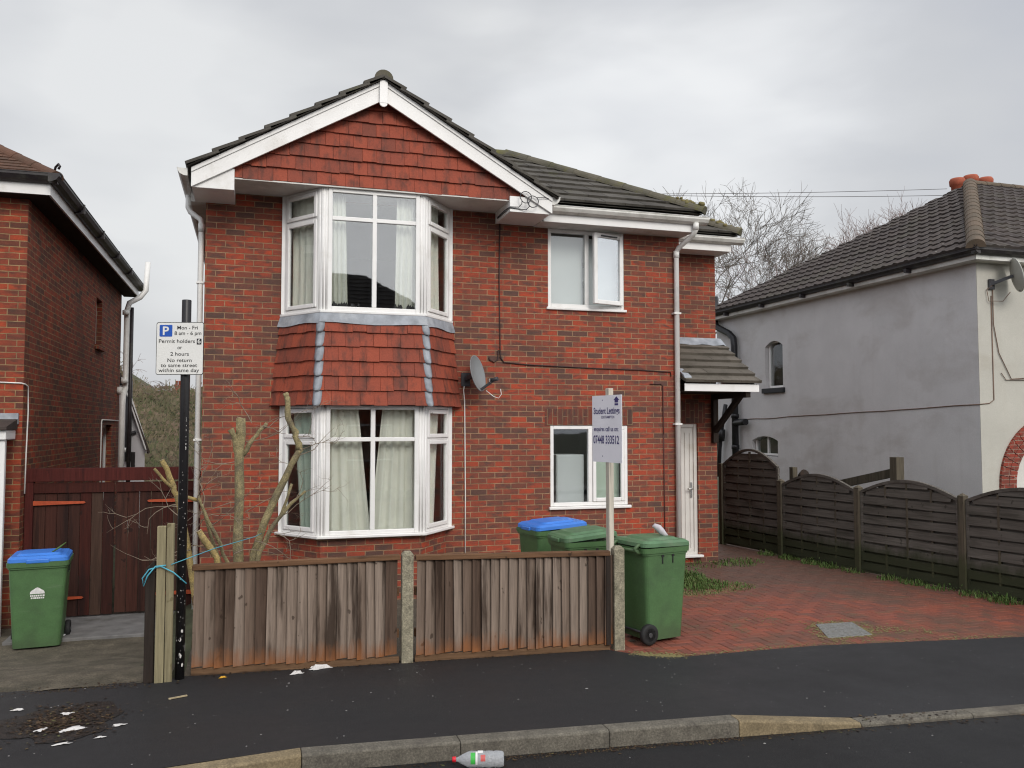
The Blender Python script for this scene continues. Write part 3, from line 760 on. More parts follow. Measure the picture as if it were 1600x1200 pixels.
for i in (1, 2):            # lead soakers down the hips, lobed at the foot
    s = MB()
    for r_ in range(6):
        z0 = ZB + (ZT - ZB) / 6 * r_ - .012; z1 = z0 + (ZT - ZB) / 6 + .012
        def at(z, du, out):
            f = (z - ZB) / (ZT - ZB); p = Vector((*bot[i], 0)).lerp(Vector((*top[i], 0)), f)
            dl = Vector((bot[i - 1][0] - bot[i][0], bot[i - 1][1] - bot[i][1], 0)).normalized(); dr = Vector((bot[i + 1][0] - bot[i][0], bot[i + 1][1] - bot[i][1], 0)).normalized()
            base = p + (dl * -du if du < 0 else dr * du); nn = -(dl + dr).normalized()
            return base + nn * out + Z3 * z
        prof = [(1, 1.0), (.55, 1.0), (.25, .97), (.08, .8), (0, .45), (-.02, 0.0)]
        for (f0, w0), (f1, w1) in zip(prof, prof[1:]):
            for sg in (-1, 1):
                za, zb = z0 + (z1 - z0) * f0, z0 + (z1 - z0) * f1; oa, ob = .052 - .036 * f0, .052 - .036 * f1
                q = [at(za, 0, oa + .012), at(za, sg * .062 * w0, oa), at(zb, sg * .062 * w1, ob), at(zb, 0, ob + .012)]
                s.face(q if sg < 0 else q[::-1], 0, True)
                e = [at(za, sg * .062 * w0, oa), at(za, sg * .062 * w0, oa - .03), at(zb, sg * .062 * w1, ob - .03), at(zb, sg * .062 * w1, ob)]; s.face(e if sg < 0 else e[::-1])
    s.build('lead_soaker', 'lead', house, weld=True)

# gable: boards, tile hanging, soffits
YG, XA, ZA, SL = 10.46, 1.5, 6.40, .584
def barge(sgn, name):
    xe = -.71 if sgn < 0 else 3.72
    m = MB(); d = .235
    zt = lambda x: ZA - SL * abs(x - XA)
    if sgn < 0: poly = [(XA, zt(XA)), (xe, zt(xe)), (xe, zt(xe) - d + .005), (XA, zt(XA) - d - .02)]
    else: poly = [(XA, zt(XA)), (XA, zt(XA) - d - .02), (xe, zt(xe) - d + .02), (xe, zt(xe))]
    m.prism([(x, 10.36, z) for x, z in poly], (0, .03, 0))
    mm = m
    if sgn < 0: p2 = [(XA, zt(XA) + .0), (xe, zt(xe)), (xe, zt(xe) - .055), (XA, zt(XA) - .055)]
    else: p2 = [(XA, zt(XA)), (XA, zt(XA) - .055), (xe, zt(xe) - .055), (xe, zt(xe))]
    mm.prism([(x, 10.345, z - .004) for x, z in p2], (0, .012, 0))
    return m.build(name, 'upvc', house, bevel=.004)
barge(-1, 'bargeboard'); barge(1, 'bargeboard')
m = MB(); m.box(XA - .05, XA + .05, 10.318, 10.343, 6.10, 6.385); m.tube([(XA, 10.321, 6.10), (XA, 10.340, 6.10)], .0495, 16); m.build('finial_board', 'upvc', house, bevel=.003)
g = MB(); rr = random.Random(4)
zb = 5.045
gl, gr = XA - (ZA - .2 - zb) / SL, XA + (ZA - .2 - zb) / SL
tiles(g, (gl, YG, zb), (1, 0, 0), Vector((0, .05, 1)).normalized(), Vector((0, -1, .05)).normalized(), [(0, 0), (gr - gl, 0), (XA - gl, ZA - .2 - zb)],   .172, .168, .028, jit=.007, rng=rr, vary=.03)
g.build('tile_hanging', 'clay', house)
m = MB(); m.box(-.3, 3.3, YG - .005, YF, 5.03, 5.045); m.box(-.3, 3.3, YG - .03, YG - .006, 5.03, 5.046)
m.prism([(-.5, YG + .09, 5.05), (3.5, YG + .09, 5.05), (XA, YG + .09, ZA - .05)], (0, .1, 0))
m.build('soffit', 'upvc_soffit', house)
# boxed ends of the eaves
for (xa, xb, y1) in ((-.705, -.235, 19.2), (3.15, 3.70, YF)):
    m = MB(); m.prism([(xa, 10.392, 4.885), (xb, 10.392, 4.885), (xb, 10.392, 5.09), (xa, 10.392, 5.09)] if xa > 0 else [(xa, 10.392, 4.885), (xb, 10.392, 4.885), (xb, 10.392, 5.14), (xa, 10.392, 5.08)], (0, YF - 10.392, 0))
    m.build('eaves_box', 'upvc', house, bevel=.004)
m = MB(); m.box(-.76, -.585, YF + .001, 19.1, 4.89, 5.06); m.build('eaves_box', 'upvc_soffit', house)

# roofs
def roof_plane(mb, O, U, V, poly, tw, gauge, th, mi=0, rng=None, jit=.006):
    U, V = Vector(U).normalized(), Vector(V).normalized(); N = U.cross(V)
    if N.z < 0: N = -N
    tiles(mb, O, U, V, N, poly, tw, gauge, th, jit=jit, gap=.004, mi=mi, lap=.06, rng=rng)
rr = random.Random(21); rf = MB()
k = math.sqrt(1 + SL * SL)
zr = ZA + .03
# gable slopes, running front to back
for sgn in (-1, 1):
    xe = -.755 if sgn < 0 else 3.79
    Lw = abs(xe - XA) * k; y0, y1 = 10.29, (19.1 if sgn < 0 else 13.2)
    V = Vector((-sgn, 0, SL)).normalized(); O = Vector((xe, y0, zr - SL * abs(xe - XA)))
    roof_plane(rf, O, (0, 1, 0), V, [(0, 0), (y1 - y0, 0), (y1 - y0, Lw), (0, Lw)], .30, .335, .036, rng=rr)
    rf.face([O + Vector((0, 0, -.012)), O + Vector((0, y1 - y0, -.012)), Vector((XA, y1, zr - .03)), Vector((XA, y0, zr - .03))], 0)
def hip_roof(xl, xr, yf, yb, ze, t):
    zt = ze + SL * t
    roof_plane(rf, (xl, yf, ze), (1, 0, 0), (0, 1, SL), [(0, 0), (xr - xl, 0), (xr - xl - t, t * k), (0, t * k)], .30, .30, .036, rng=rr)
    roof_plane(rf, (xr, yf, ze), (0, 1, 0), (-1, 0, SL), [(0, 0), (yb - yf, 0), (yb - yf - t, t * k), (t, t * k)], .30, .30, .036, rng=rr)
    rf.face([(xl, yf, ze - .02), (xr, yf, ze - .02), (xr - t, yf + t, zt - .02), (xl, yf + t, zt - .02)]); rf.face([(xr, yf, ze - .02), (xr, yb, ze - .02), (xr - t, yb - t, zt - .02), (xr - t, yf + t, zt - .02)])
    rf.face([(xr, yb, ze), (xl, yb, ze), (xl, yb - t, zt), (xr - t, yb - t, zt)]); rf.face([(xl, yf + t, zt - .01), (xr - t, yf + t, zt - .01), (xr - t, yb - t, zt - .01), (xl, yb - t, zt - .01)])
hip_roof(XA + .1, 6.10, 10.67, 19.2, 5.155, 2.24)
hip_roof(3.6, 7.26, 11.60, 19.3, 5.125, 1.6)
roof = rf.build('roof', 'conc_tile', house)
rd = MB()
def ridge(mb, p, q, r=.105, n=10, dz=-.03):
    """half-round tiles laid end to end, each lapping the next"""
    p, q = Vector(p), Vector(q); L = (q - p).length; c = max(1, round(L / .42)); d = (q - p) / c; D = d.normalized()
    sd = D.cross(Z3).normalized(); upv = sd.cross(D)
    for i in range(c):
        a = p + d * i + Z3 * dz; e = p + d * (i + 1.04) + Z3 * dz
        prof = lambda b_, rr_: [b_ + sd * (rr_ * math.cos(t)) + upv * (rr_ * (.95 * math.sin(t) - .25)) for t in [math.pi * k_ / n for k_ in range(n + 1)]]
        A_, B_ = prof(a, r * 1.05), prof(e, r * .97)
        mb.mesh(A_ + B_, [(k_, k_ + 1, n + 2 + k_, n + 1 + k_) for k_ in range(n)] + [tuple(range(n, -1, -1)), tuple(range(n + 1, 2 * n + 2))], 0)
ridge(rd, (XA, 10.30, zr + .03), (XA, 15, zr + .03), .11)
ridge(rd, (6.12, 10.65, 5.20), (3.86, 12.91, 5.20 + SL * 2.26)); ridge(rd, (3.86, 12.91, 6.50), (XA, 12.91, 6.50))
rd.build('ridge_tiles', 'ridge_tile', roof)
rd = MB(); ridge(rd, (7.28, 11.58, 5.17), (5.66, 13.2, 5.17 + SL * 1.62)); rd.build('ridge_tiles', 'ridge_tile', roof)
# moss cushions on the hip ends
rr = random.Random(8)
for (bx, by, bz) in ((6.10, 10.66, 5.27), (7.26, 11.59, 5.24)):
    ms = MB()
    for i in range(26):
        a = rr.uniform(0, .3); x, y, z = bx - a, by + a, bz + SL * a
        r_ = rr.uniform(.02, .045); T = Matrix.Translation((x + rr.uniform(-.07, .07), y + rr.uniform(-.07, .07), z - .02 + rr.uniform(-.03, .01)))
        ms.lathe([(.001, -r_), (r_, -r_ * .3), (r_ * .8, r_ * .5), (.001, r_ * .8)], 7, T)
    ms.build('moss', 'moss', roof)

# eaves on the right: fascia, soffit, gutters, downpipes
m = MB(); m.box(3.725, 5.97, 10.72, 10.74, 4.875, 5.12); m.box(5.97, 5.99, 10.72, 19.2, 4.875, 5.12); m.build('fascia', 'upvc', house, bevel=.003)
m = MB(); m.box(3.70, 5.97, 10.741, YF, 4.875, 4.89); m.build('soffit', 'upvc_soffit', house)
m = MB(); gutter_mb(m, (3.80, 10.72, 4.985), (6.17, 10.72, 4.985), (0, -1, 0)); m.build('gutter', 'gutter', house)
m = MB(); m.box(5.995, 7.13, 11.64, 11.66, 4.85, 5.09); m.box(7.13, 7.15, 11.64, 19.2, 4.85, 5.09); m.box(5.995, 7.13, 11.661, YS, 4.85, 4.865); m.box(7.07, 7.13, 12.0, 19.2, 4.85, 4.865); m.build('fascia', 'upvc', house, bevel=.003)
m = MB(); gutter_mb(m, (5.995, 11.64, 4.96), (7.33, 11.64, 4.96), (0, -1, 0)); m.build('gutter', 'gutter', house)
m = MB(); gutter_mb(m, (-.75, 10.36, 5.005), (-.75, 19.2, 5.005), (-1, 0, 0), w=.11, h=.085); m.build('gutter', 'gutter', house)
m = MB(); gutter_mb(m, (3.70, 10.37, 5.01), (3.70, 10.60, 5.01), (1, 0, 0), w=.13, h=.1); m.build('gutter', 'gutter', house)
def clips(mb, x, y, zs, dx=.06):
    for z in zs: mb.box(x - dx, x + .05, y - .04, y + .045, z - .012, z + .012)
m = MB(); m.tube([(5.99, 10.665, 4.99), (5.99, 10.67, 4.90), (5.975, 10.72, 4.84), (5.885, 10.99, 4.70), (5.87, 11.03, 4.64), (5.87, 11.03, .02)], .036, 14)
m.tube([(5.87, 11.03, 4.66), (5.87, 11.03, 4.56)], .042, 14); m.tube([(5.99, 10.665, 5.0), (5.99, 10.668, 4.9)], .043, 14); clips(m, 5.87, 11.03, (3.75, 2.15, .45)); m.build('downpipe', 'pipe', house)
m = MB(); m.tube([(-.80, 11.3, 5.02), (-.80, 11.3, 4.86), (-.77, 11.28, 4.80), (-.645, 11.22, 4.70), (-.635, 11.2, 4.62), (-.635, 11.2, -.25)], .034, 14)
m.tube([(-.635, 11.2, 4.64), (-.635, 11.2, 4.54)], .04, 14)
for z in (3.9, 1.95, .3): m.box(-.68, -.585, 11.16, 11.24, z - .012, z + .012)
m.build('downpipe', 'pipe', house)

# plain windows
window(house, (3.91, YF + .035, 3.775), (1, 0, 0), NF, 1.15, 1.10, [(.05, .555, .05, 1.05, 0)], bars_u=[(.585, .05, 1.05, .06)], glass='glass', label='upper window with one casement ajar')
sm = MB(); ring(sm, (0, 0, 0), (-1, 0, 0), (0, -1, 0), 0, .515, 0, 1.0, .06, -.02, .03); hs = sm.build('sash', 'upvc', None, bevel=.008)
pm = MB(); pm.obox((0, 0, 0), (-1, 0, 0), Z3, NF, .06, .455, .06, .94, 0, .006); pn = pm.build('pane', 'glass_sash', hs)
vm = MB(); vm.obox((0, 0, 0), (-1, 0, 0), Z3, NF, .12, .40, .955, .972, .03, .05); vm.build('trickle_vent', 'steel', hs)
wn = [o for o in C.objects if o.parent == house and o.name.startswith('window')][-1]
hs.parent = wn; hs.location = Vector((5.025, YF - .015, 3.825)) - worg(wn); hs.rotation_euler = (0, 0, R(15))
m = MB(); m.box(3.885, 5.09, YF - .035, YF + .06, 3.735, 3.772); m.build('sill', 'upvc', house, bevel=.008)
window(house, (3.94, YF + .035, 1.015), (1, 0, 0), NF, 1.16, 1.112, [(.05, .565, .05, 1.062, 0), (.625, 1.11, .05, 1.062, 1)], bars_u=[(.595, .05, 1.062, .06)], label='lower window partly hidden by the letting board')
m = MB(); m.box(3.915, 5.14, YF - .04, YF + .06, .972, 1.012); m.build('sill', 'upvc', house, bevel=.008)

# front door at the set-back, with handle and step
m = MB(); ring(m, (5.98, YS + .06, .1), (1, 0, 0), NF, 0, .75, 0, 2.06, .06, -.03, .03)
dr = m.build('door', 'door_white', house, bevel=.006); dr['label'] = 'narrow white front door'
m = MB(); m.obox((6.04, YS + .06, .16), (1, 0, 0), Z3, NF, 0, .63, 0, 1.94, -.02, .012)
for (a, b_) in ((.05, .075), (.14, .155), (.33, .345), (.48, .495), (.565, .585)): m.obox((6.04, YS + .06, .16), (1, 0, 0), Z3, NF, a, b_, .06, 1.86, .012, .022)
m.build('door_leaf', 'door_white', dr, bevel=.004)
m = MB(); m.box(6.605, 6.64, YS + .028, YS + .047, 1.0, 1.24); m.tube([(6.622, YS + .03, 1.14), (6.622, YS - .02, 1.14), (6.53, YS - .025, 1.14)], .011, 8); m.build('handle', 'chrome', dr)
m = MB(); m.box(5.99, 6.77, YS - .09, YS + .03, .085, .12); m.build('door_sill', 'upvc', house, bevel=.006)

# tiled canopy over the door on gallows brackets
cz0, cy0, cz1, cy1 = 2.74, 10.93, 3.42, YS
V = Vector((0, cy1 - cy0, cz1 - cz0)); Lc = V.length; V.normalize(); N = Vector((1, 0, 0)).cross(V)
cn = MB(); rr = random.Random(31)
tiles(cn, (5.945, cy0, cz0), (1, 0, 0), V, N, [(0, 0), (1.245, 0), (1.245, Lc), (0, Lc)], .30, Lc / 6, .05, jit=.005, lap=.05, rng=rr)
co = cn.build('door_canopy', 'canopy_tile', house)
m = MB(); m.box(5.95, 7.175, cy0 + .03, cy0 + .052, 2.625, 2.735); m.prism([(7.15, cy0 + .055, 2.64), (7.15, YS, 2.64), (7.15, YS, 3.37), (7.15, cy0 + .055, 2.71)], (.022, 0, 0)); m.build('fascia', 'upvc', co, bevel=.003)
m = MB(); m.box(5.95, 7.145, cy0 + .056, YS - .001, 2.63, 2.642); m.build('soffit', 'dark_wood', co)
m = MB(); pts = [(5.95 + .1 * i, YS - .02 - .10 * (1 + .12 * math.sin(i * 2.1)), 3.40 + .01 * math.sin(i * 1.7)) for i in range(13)]
for a, b_ in zip(pts, pts[1:]): m.face([a, b_, (b_[0], YS - .008, 3.52), (a[0], YS - .008, 3.52)], 0, True)
m.face([(7.15, YS - .13, 3.4), (7.24, YS - .12, 3.34), (7.2, YS - .008, 3.47), (7.15, YS - .008, 3.52)], 0, True)
m.build('lead_flashing', 'lead', co, weld=True)
m = MB(); m.prism([(5.95, cy0 + .06, 2.86), (5.95, cy0 + .3, 2.98), (5.95, cy0 + .02, 2.80)], (.12, 0, -.015)); m.build('lead_flashing', 'lead', co)
m = MB(); m.box(6.97, 7.06, YS - .075, YS - .001, 1.86, 2.62); m.bar((7.015, YS - .06, 2.05), (7.015, 11.18, 2.6), .07, .08); m.box(6.975, 7.055, 11.0, YS - .08, 2.545, 2.625); m.build('bracket', 'dark_wood', co, bevel=.004)

# cables on the brickwork
cb = MB(); cb.tube([(3.21, YF - .012, 4.9), (3.20, YF - .012, 4.1), (3.215, YF - .012, 3.15), (3.22, YF - .014, 3.05), (3.27, YF - .014, 2.985), (3.6, YF - .012, 2.96), (4.6, YF - .012, 2.93), (5.3, YF - .012, 2.92), (5.78, YF - .012, 2.90), (5.785, YF - .012, 2.84)], .008, 6)
cb.tube([(3.19, YF - .012, 3.15), (3.18, YF - .014, 3.02), (3.13, YF - .014, 2.985), (3.07, YF - .014, 3.01), (3.06, YF - .012, 3.05)], .008, 6); cb.build('cable', 'cable_d', house)
cb = MB(); cb.tube([(5.66, YF - .01, 2.0), (5.67, YF - .01, .05)], .008, 6); cb.tube([(5.45, YF - .01, 2.72), (5.62, YF - .01, 2.73), (5.655, YF - .01, 2.70), (5.66, YF - .01, 2.0)], .008, 6); cb.build('cable', 'cable_r', house)
cb = MB()
def loop(cx, cz, r, y, a0=0, a1=2 * math.pi): return [(cx + r * math.cos(a0 + (a1 - a0) * i / 24), y - .004 * math.sin(i), cz + r * math.sin(a0 + (a1 - a0) * i / 24)) for i in range(25)]
cb.tube(loop(3.345, 5.07, .075, 10.325), .006, 5); cb.tube(loop(3.44, 5.02, .075, 10.325), .006, 5)
cb.tube([(3.29, 10.325, 5.02), (3.29, 10.33, 4.98), (3.26, 10.37, 4.945), (3.15, 10.385, 4.945), (3.142, 10.6, 4.95), (3.142, 10.95, 4.94)], .006, 5)
cb.tube([(3.38, 10.325, 5.0), (3.39, 10.325, 4.95), (3.36, 10.36, 4.915), (3.27, 10.385, 4.925), (3.15, 10.385, 4.93), (3.141, 10.95, 4.925)], .006, 5)
cb.tube([(3.5, 10.325, 5.08), (3.6, 10.335, 5.09), (3.72, 10.36, 5.075)], .005, 5); cb.build('cable', 'steel', house)

# a satellite dish on the front wall and its white lead
def dish(name, label, loc, nrm, col, arm, wall_pt, cable, rx=.225, rz=.29):
    t = thing(name, label, 'satellite dish', loc); nrm = Vector(nrm).normalized()
    U = Z3.cross(nrm).normalized(); V = nrm.cross(U); c = Vector(loc)
    m = MB(); K = 28
    def pt(i, r, n_): a = 2 * math.pi * i / K; return c + U * (rx * r * math.cos(a)) + V * (rz * r * math.sin(a)) + nrm * (n_ + .055 * r * r)
    for (r0, r1) in ((.001, .35), (.35, .7), (.7, .95), (.95, 1)):
        for i in range(K):
            m.face([pt(i, r0, 0), pt(i, r1, 0), pt(i + 1, r1, 0), pt(i + 1, r0, 0)], 0, True)
            m.face([pt(i, r0, -.01), pt(i + 1, r0, -.01), pt(i + 1, r1, -.01), pt(i, r1, -.01)], 0, True)
    for i in range(K): m.face([pt(i, 1, -.01), pt(i + 1, 1, -.01), pt(i + 1, 1, 0), pt(i, 1, 0)], 0, True)
    m.build('reflector', col, t, weld=True)
    m = MB(); foot = c - V * (rz * .92) + nrm * .03; tip = c + nrm * arm[0] + Vector((0, 0, arm[1])) + U * arm[2]
    m.bar(foot, tip, .02, .03); m.build('arm', 'steel', t)
    m = MB(); m.tube([tip + nrm * -.05, tip + nrm * .04], .026, 12); m.tube([tip + nrm * -.065, tip + nrm * -.05], .033, 12); b_ = m.build('receiver', 'steel', t)
    m = MB(); m.tube([tip + nrm * -.075, tip + nrm * -.064], .03, 12); m.build('cover', 'sign_white', b_)
    m = MB(); w0 = Vector(wall_pt); m.bar(w0, c - nrm * .02, .05, .05); m.tube([w0, w0.lerp(c, .5), c - nrm * .015], .025, 8); m.obox(w0, (1, 0, 0), Z3, (0, -1, 0), -.06, .06, -.09, .09, 0, .02); m.build('wall_mount', 'steel', t)
    for (pts, col2, r_) in cable:
        m = MB(); m.tube(pts, r_, 6); m.build('cable', col2, t)
    return t
dish('satellite_dish', 'grey satellite dish on the brick wall beside the bay, with a white lead hanging down', (2.80, 10.84, 2.80), (.70, -.66, .22), 'dish', (.30, -.14, .02), (2.73, 11.06, 2.74),
     [([(2.74, 11.06, 2.78), (2.70, 11.045, 2.6), (2.72, 11.065, 2.45), (2.735, 11.068, 1.2), (2.735, 11.068, .1)], 'cable_w', .008),
      ([(2.92, 10.70, 2.58), (3.0, 10.62, 2.50), (3.06, 10.6, 2.48), (3.09, 10.58, 2.53), (3.08, 10.58, 2.6)], 'cable_w', .005)], rx=.185, rz=.245)
# ------------------------------------------------------------------ curtains, blinds and things inside the windows
def curtain(label, pts_top, pts_bot, zt, zb, mat='curtain', waves=5, amp=.03, group='curtains in the bay windows'):
    """hanging cloth between two plan lines, in soft folds"""
    m = MB(); n = waves * 8; K = 10; a, b = Vector(pts_top[0]), Vector(pts_top[1]); c, d = Vector(pts_bot[0]), Vector(pts_bot[1])
    nrm = Vector((-(b - a).y, (b - a).x)).normalized(); vs = []
    ph = len(label) * 1.3
    for j in range(K + 1):
        f = j / K
        for i in range(n + 1):
            t = i / n; p = a.lerp(b, t).lerp(c.lerp(d, t), f)
            wv = amp * (math.sin(t * waves * 2 * math.pi + ph + .5 * math.sin(3 * f + ph)) + .35 * math.sin(t * waves * 4.7 * math.pi + ph)) * (.55 + .45 * f)
            p = p + nrm * wv; vs.append((p.x, p.y, zt + (zb - zt) * f))
    m.mesh(vs, [(j * (n + 1) + i, j * (n + 1) + i + 1, (j + 1) * (n + 1) + i + 1, (j + 1) * (n + 1) + i) for j in range(K) for i in range(n)], 0, True)
    o = m.build('curtain', mat); return tag(o, label, 'curtain', group)
zt, zb = 2.33, .84
curtain('pale curtain drawn across the left half of the lower bay front pane', [(.86, 10.62), (1.26, 10.62)], [(.84, 10.64), (1.42, 10.64)], zt, zb, waves=4)
curtain('pale curtain drawn across the right half of the lower bay front pane', [(1.56, 10.62), (1.96, 10.62)], [(1.42, 10.64), (1.99, 10.64)], zt, zb, waves=4)
curtain('greenish curtain behind the left side light of the lower bay', [(.50, 11.08), (.78, 10.65)], [(.60, 10.95), (.78, 10.65)], zt, zb, 'curtain_g', 3)
curtain('narrow curtain behind the right side light of the lower bay', [(2.05, 10.62), (2.40, 11.12)], [(2.05, 10.62), (2.26, 10.93)], zt, zb, waves=3)
zt, zb = 5.0, 3.56
curtain('off-white curtain hanging at the left of the upper bay front pane', [(.86, 10.62), (1.08, 10.62)], [(.86, 10.63), (1.12, 10.63)], zt, zb, waves=4)
curtain('off-white curtain hanging at the right of the upper bay front pane', [(1.72, 10.62), (1.98, 10.62)], [(1.70, 10.63), (1.98, 10.63)], zt, zb, waves=4)
curtain('off-white curtain behind the left side light of the upper bay', [(.47, 11.1), (.78, 10.65)], [(.50, 11.06), (.78, 10.65)], zt, zb, waves=4)
curtain('cream curtain behind the right side light of the upper bay', [(2.05, 10.62), (2.33, 11.03)], [(2.05, 10.62), (2.34, 11.05)], zt, zb, waves=4)
m = MB(); m.box(3.99, 4.475, YF + .12, YF + .135, 3.83, 4.80); tag(m.build('roller_blind', 'blind', bevel=.003), 'pale blue-grey blind behind the fixed half of the upper right window', 'blind')
m = MB(); m.box(4.52, 5.02, YF + .15, YF + .16, 3.83, 4.80); tag(m.build('roller_blind', 'blind', bevel=.003), 'pale blind behind the casement that stands ajar', 'blind')
m = MB(); m.box(4.60, 5.02, YF + .12, YF + .13, 1.05, 2.1); tag(m.build('roller_blind', 'curtain_g', bevel=.003), 'greenish grey blind behind the lower window casement', 'blind')
m = MB(); m.box(4.08, 4.50, YF + .16, YF + .55, .1, 1.72); m.box(4.09, 4.49, YF + .145, YF + .159, .12, 1.71)
tag(m.build('cupboard', 'blind', bevel=.01), 'pale grey cupboard standing inside the lower right window', 'cupboard')
m = MB(); m.box(.42, .86, 11.5, 11.95, .1, 1.25); m.box(.45, .83, 11.48, 11.499, .9, 1.2); m.box(.47, .81, 11.465, 11.479, .5, .86)
tag(m.build('cabinet', 'black_thing', bevel=.01), 'dark cabinet inside the lower bay beside the left curtain', 'cabinet')
# bits on the upper bay sill
m = MB(); rr = random.Random(3)
for i in range(26):
    x = .92 + rr.random() ** 2 * .35 if i < 14 else 1.95 - rr.random() * .28
    m.lathe([(.001, 0), (rr.uniform(.015, .03), .015), (.02, .04), (.001, rr.uniform(.05, .09))], 6, Matrix.Translation((x, 10.58 + rr.random() * .03, 3.57)))
tag(m.build('dark_clutter', 'black_thing'), 'dark clutter heaped along the upper bay window sill', 'clutter')

# ------------------------------------------------------------------ neighbour on the left
XL, YL = -2.62, 11.45
lh = thing('brick_house', 'old red brick house at the left with dark gutter and brown tiled roof', 'house', (-4.5, 12, -.28))
w = MB()
wall(w, (XL, YL, -.3), (0, 1, 0), (1, 0, 0), 7.75, 5.17, .25, [(16.25 - YL, 16.85 - YL, 3.85, 4.68), (17.3 - YL, 18.25 - YL, 1.0, 2.45)], 0)
wall(w, (-9, YL, -.3), (1, 0, 0), NF, 9 + XL, 5.17, .25, [], 0)
w.box(-9, XL - .26, 19.2, 19.45, -.3, 4.85)
w.build('wall', 'brick_old', lh)
m = MB(); m.box(-2.8, -2.79, 15.9, 18.6, .4, 4.8); m.build('interior', 'black_thing', lh)  # black sheet standing in for the darkness of the rooms behind
m = MB(); m.box(-9, -2.36, 11.2, 11.225, 4.87, 5.0); m.box(-2.36, -2.335, 11.2, 19.5, 4.87, 5.0); m.build('fascia', 'upvc', lh)
m = MB(); m.box(-9, -2.36, 11.226, YL, 4.86, 4.872); m.box(XL, -2.361, YL, 19.5, 4.86, 4.872); m.build('soffit', 'dark_wood', lh)
m = MB(); gutter_mb(m, (-2.335, 11.05, 5.0), (-2.335, 19.6, 5.0), (1, 0, 0), w=.12, h=.1); gutter_mb(m, (-9, 11.2, 5.0), (-2.26, 11.2, 5.0), (0, -1, 0), w=.12, h=.1)
for y in (12.6, 14.2, 15.8, 17.4): m.box(-2.34, -2.2, y - .02, y + .02, 4.99, 5.115)
m.build('gutter', 'dark_gutter', lh)
rf = MB(); rr = random.Random(41); SLl = .62; kl = math.sqrt(1 + SLl ** 2)
tiles(rf, (-9, 11.12, 5.08), (1, 0, 0), Vector((0, 1, SLl)).normalized(), Vector((0, -SLl, 1)).normalized(), [(0, 0), (6.76, 0), (6.76 - 3, 3 * kl), (0, 3 * kl)], .17, .12, .016, rng=rr)
tiles(rf, (-2.24, 11.12, 5.08), (0, 1, 0), Vector((-1, 0, SLl)).normalized(), Vector((SLl, 0, 1)).normalized(), [(0, 0), (8.5, 0), (5.5, 3 * kl), (3, 3 * kl)], .17, .12, .016, rng=rr)
rf.face([(-9, 14.1, 6.92), (-5.24, 14.1, 6.92), (-5.24, 16.6, 6.92), (-9, 16.6, 6.92)])
ro = rf.build('roof', 'brown_tile', lh)
m = MB(); ridge(m, (-2.26, 11.14, 5.11), (-5.24, 14.12, 5.1 + SLl * 3), .09); m.build('hip_tiles', 'brown_tile', ro)
m = MB(); m.tube([(-2.30, 11.18, 5.12), (-2.28, 11.16, 5.2), (-2.24, 11.12, 5.23), (-2.22, 11.1, 5.20), (-2.24, 11.12, 5.17)], .014, 8); m.build('hip_iron', 'dark_gutter', ro)
window(lh, (XL - .12, 16.25, 3.55), (0, 1, 0), (1, 0, 0), .6, .83, [(.05, .55, .05, .78, 0)])
window(lh, (XL - .12, 17.3, .7), (0, 1, 0), (1, 0, 0), .95, 1.45, [(.05, .9, .05, 1.4, 0)])
m = MB(); m.box(XL - .05, XL + .06, 16.2, 16.9, 3.47, 3.55); m.build('sill', 'brick_old', lh)
m = MB(); m.tube([(XL + .012, 17.0, .3), (XL + .012, 17.0, 2.2), (XL + .012, 17.06, 2.24), (XL + .012, 19.0, 2.24)], .012, 6); m.build('cable', 'cable_w', lh)
m = MB(); m.tube([(XL - .35, YL - .012, 2.64), (XL - .02, YL - .012, 2.63), (XL + .012, YL + .02, 2.62), (XL + .012, 11.62, 2.6), (XL + .012, 11.66, 2.3), (XL + .012, 11.62, 1.8), (XL + .012, 11.6, 1.3)], .009, 6); m.build('cable', 'cable_w', lh)
m = MB(); m.tube([(-2.50, 18.75, -.2), (-2.50, 18.75, 2.55), (-2.50, 18.85, 2.75), (-2.48, 18.95, 2.9), (-2.48, 18.95, 4.5), (-2.44, 18.95, 4.66), (-2.25, 19.05, 4.8), (-2.15, 19.1, 4.95), (-2.12, 19.1, 5.55)], .055, 14)
for z in (1.6, 3.0, 4.4): m.tube([(-2.49, 18.85, z), (-2.49, 18.85, z + .09)], .064, 14)
m.tube([(-2.62, 18.9, 2.85), (-2.52, 18.9, 2.85)], .08, 12); m.build('soil_pipe', 'pipe', lh)
m = MB(); m.tube([(-2.42, 19.2, 4.6), (-2.42, 19.2, .2)], .04, 10); m.build('downpipe', 'dark_gutter', lh)
# little lean-to porch at the very left, white frame under a lead-edged roof
m = MB(); m.box(-5.2, -2.69, 11.02, 11.09, -.3, 1.96); m.build('porch_frame', 'upvc', lh, bevel=.01)
m = MB(); m.box(-5.2, -2.675, 10.98, YL - .05, 1.96, 2.07); m.build('porch_fascia', 'upvc', lh, bevel=.01)
m = MB(); m.prism([(-2.66, 10.93, 2.075), (-2.66, 10.93, 2.11), (-2.66, YL - .046, 2.20), (-2.66, YL - .046, 2.075)], (-2.5, 0, 0)); m.build('porch_roof', 'dark_tile', lh)
m = MB(); m.box(-5.2, -2.655, YL - .045, YL - .004, 2.14, 2.27); m.build('lead_flashing', 'lead', lh)

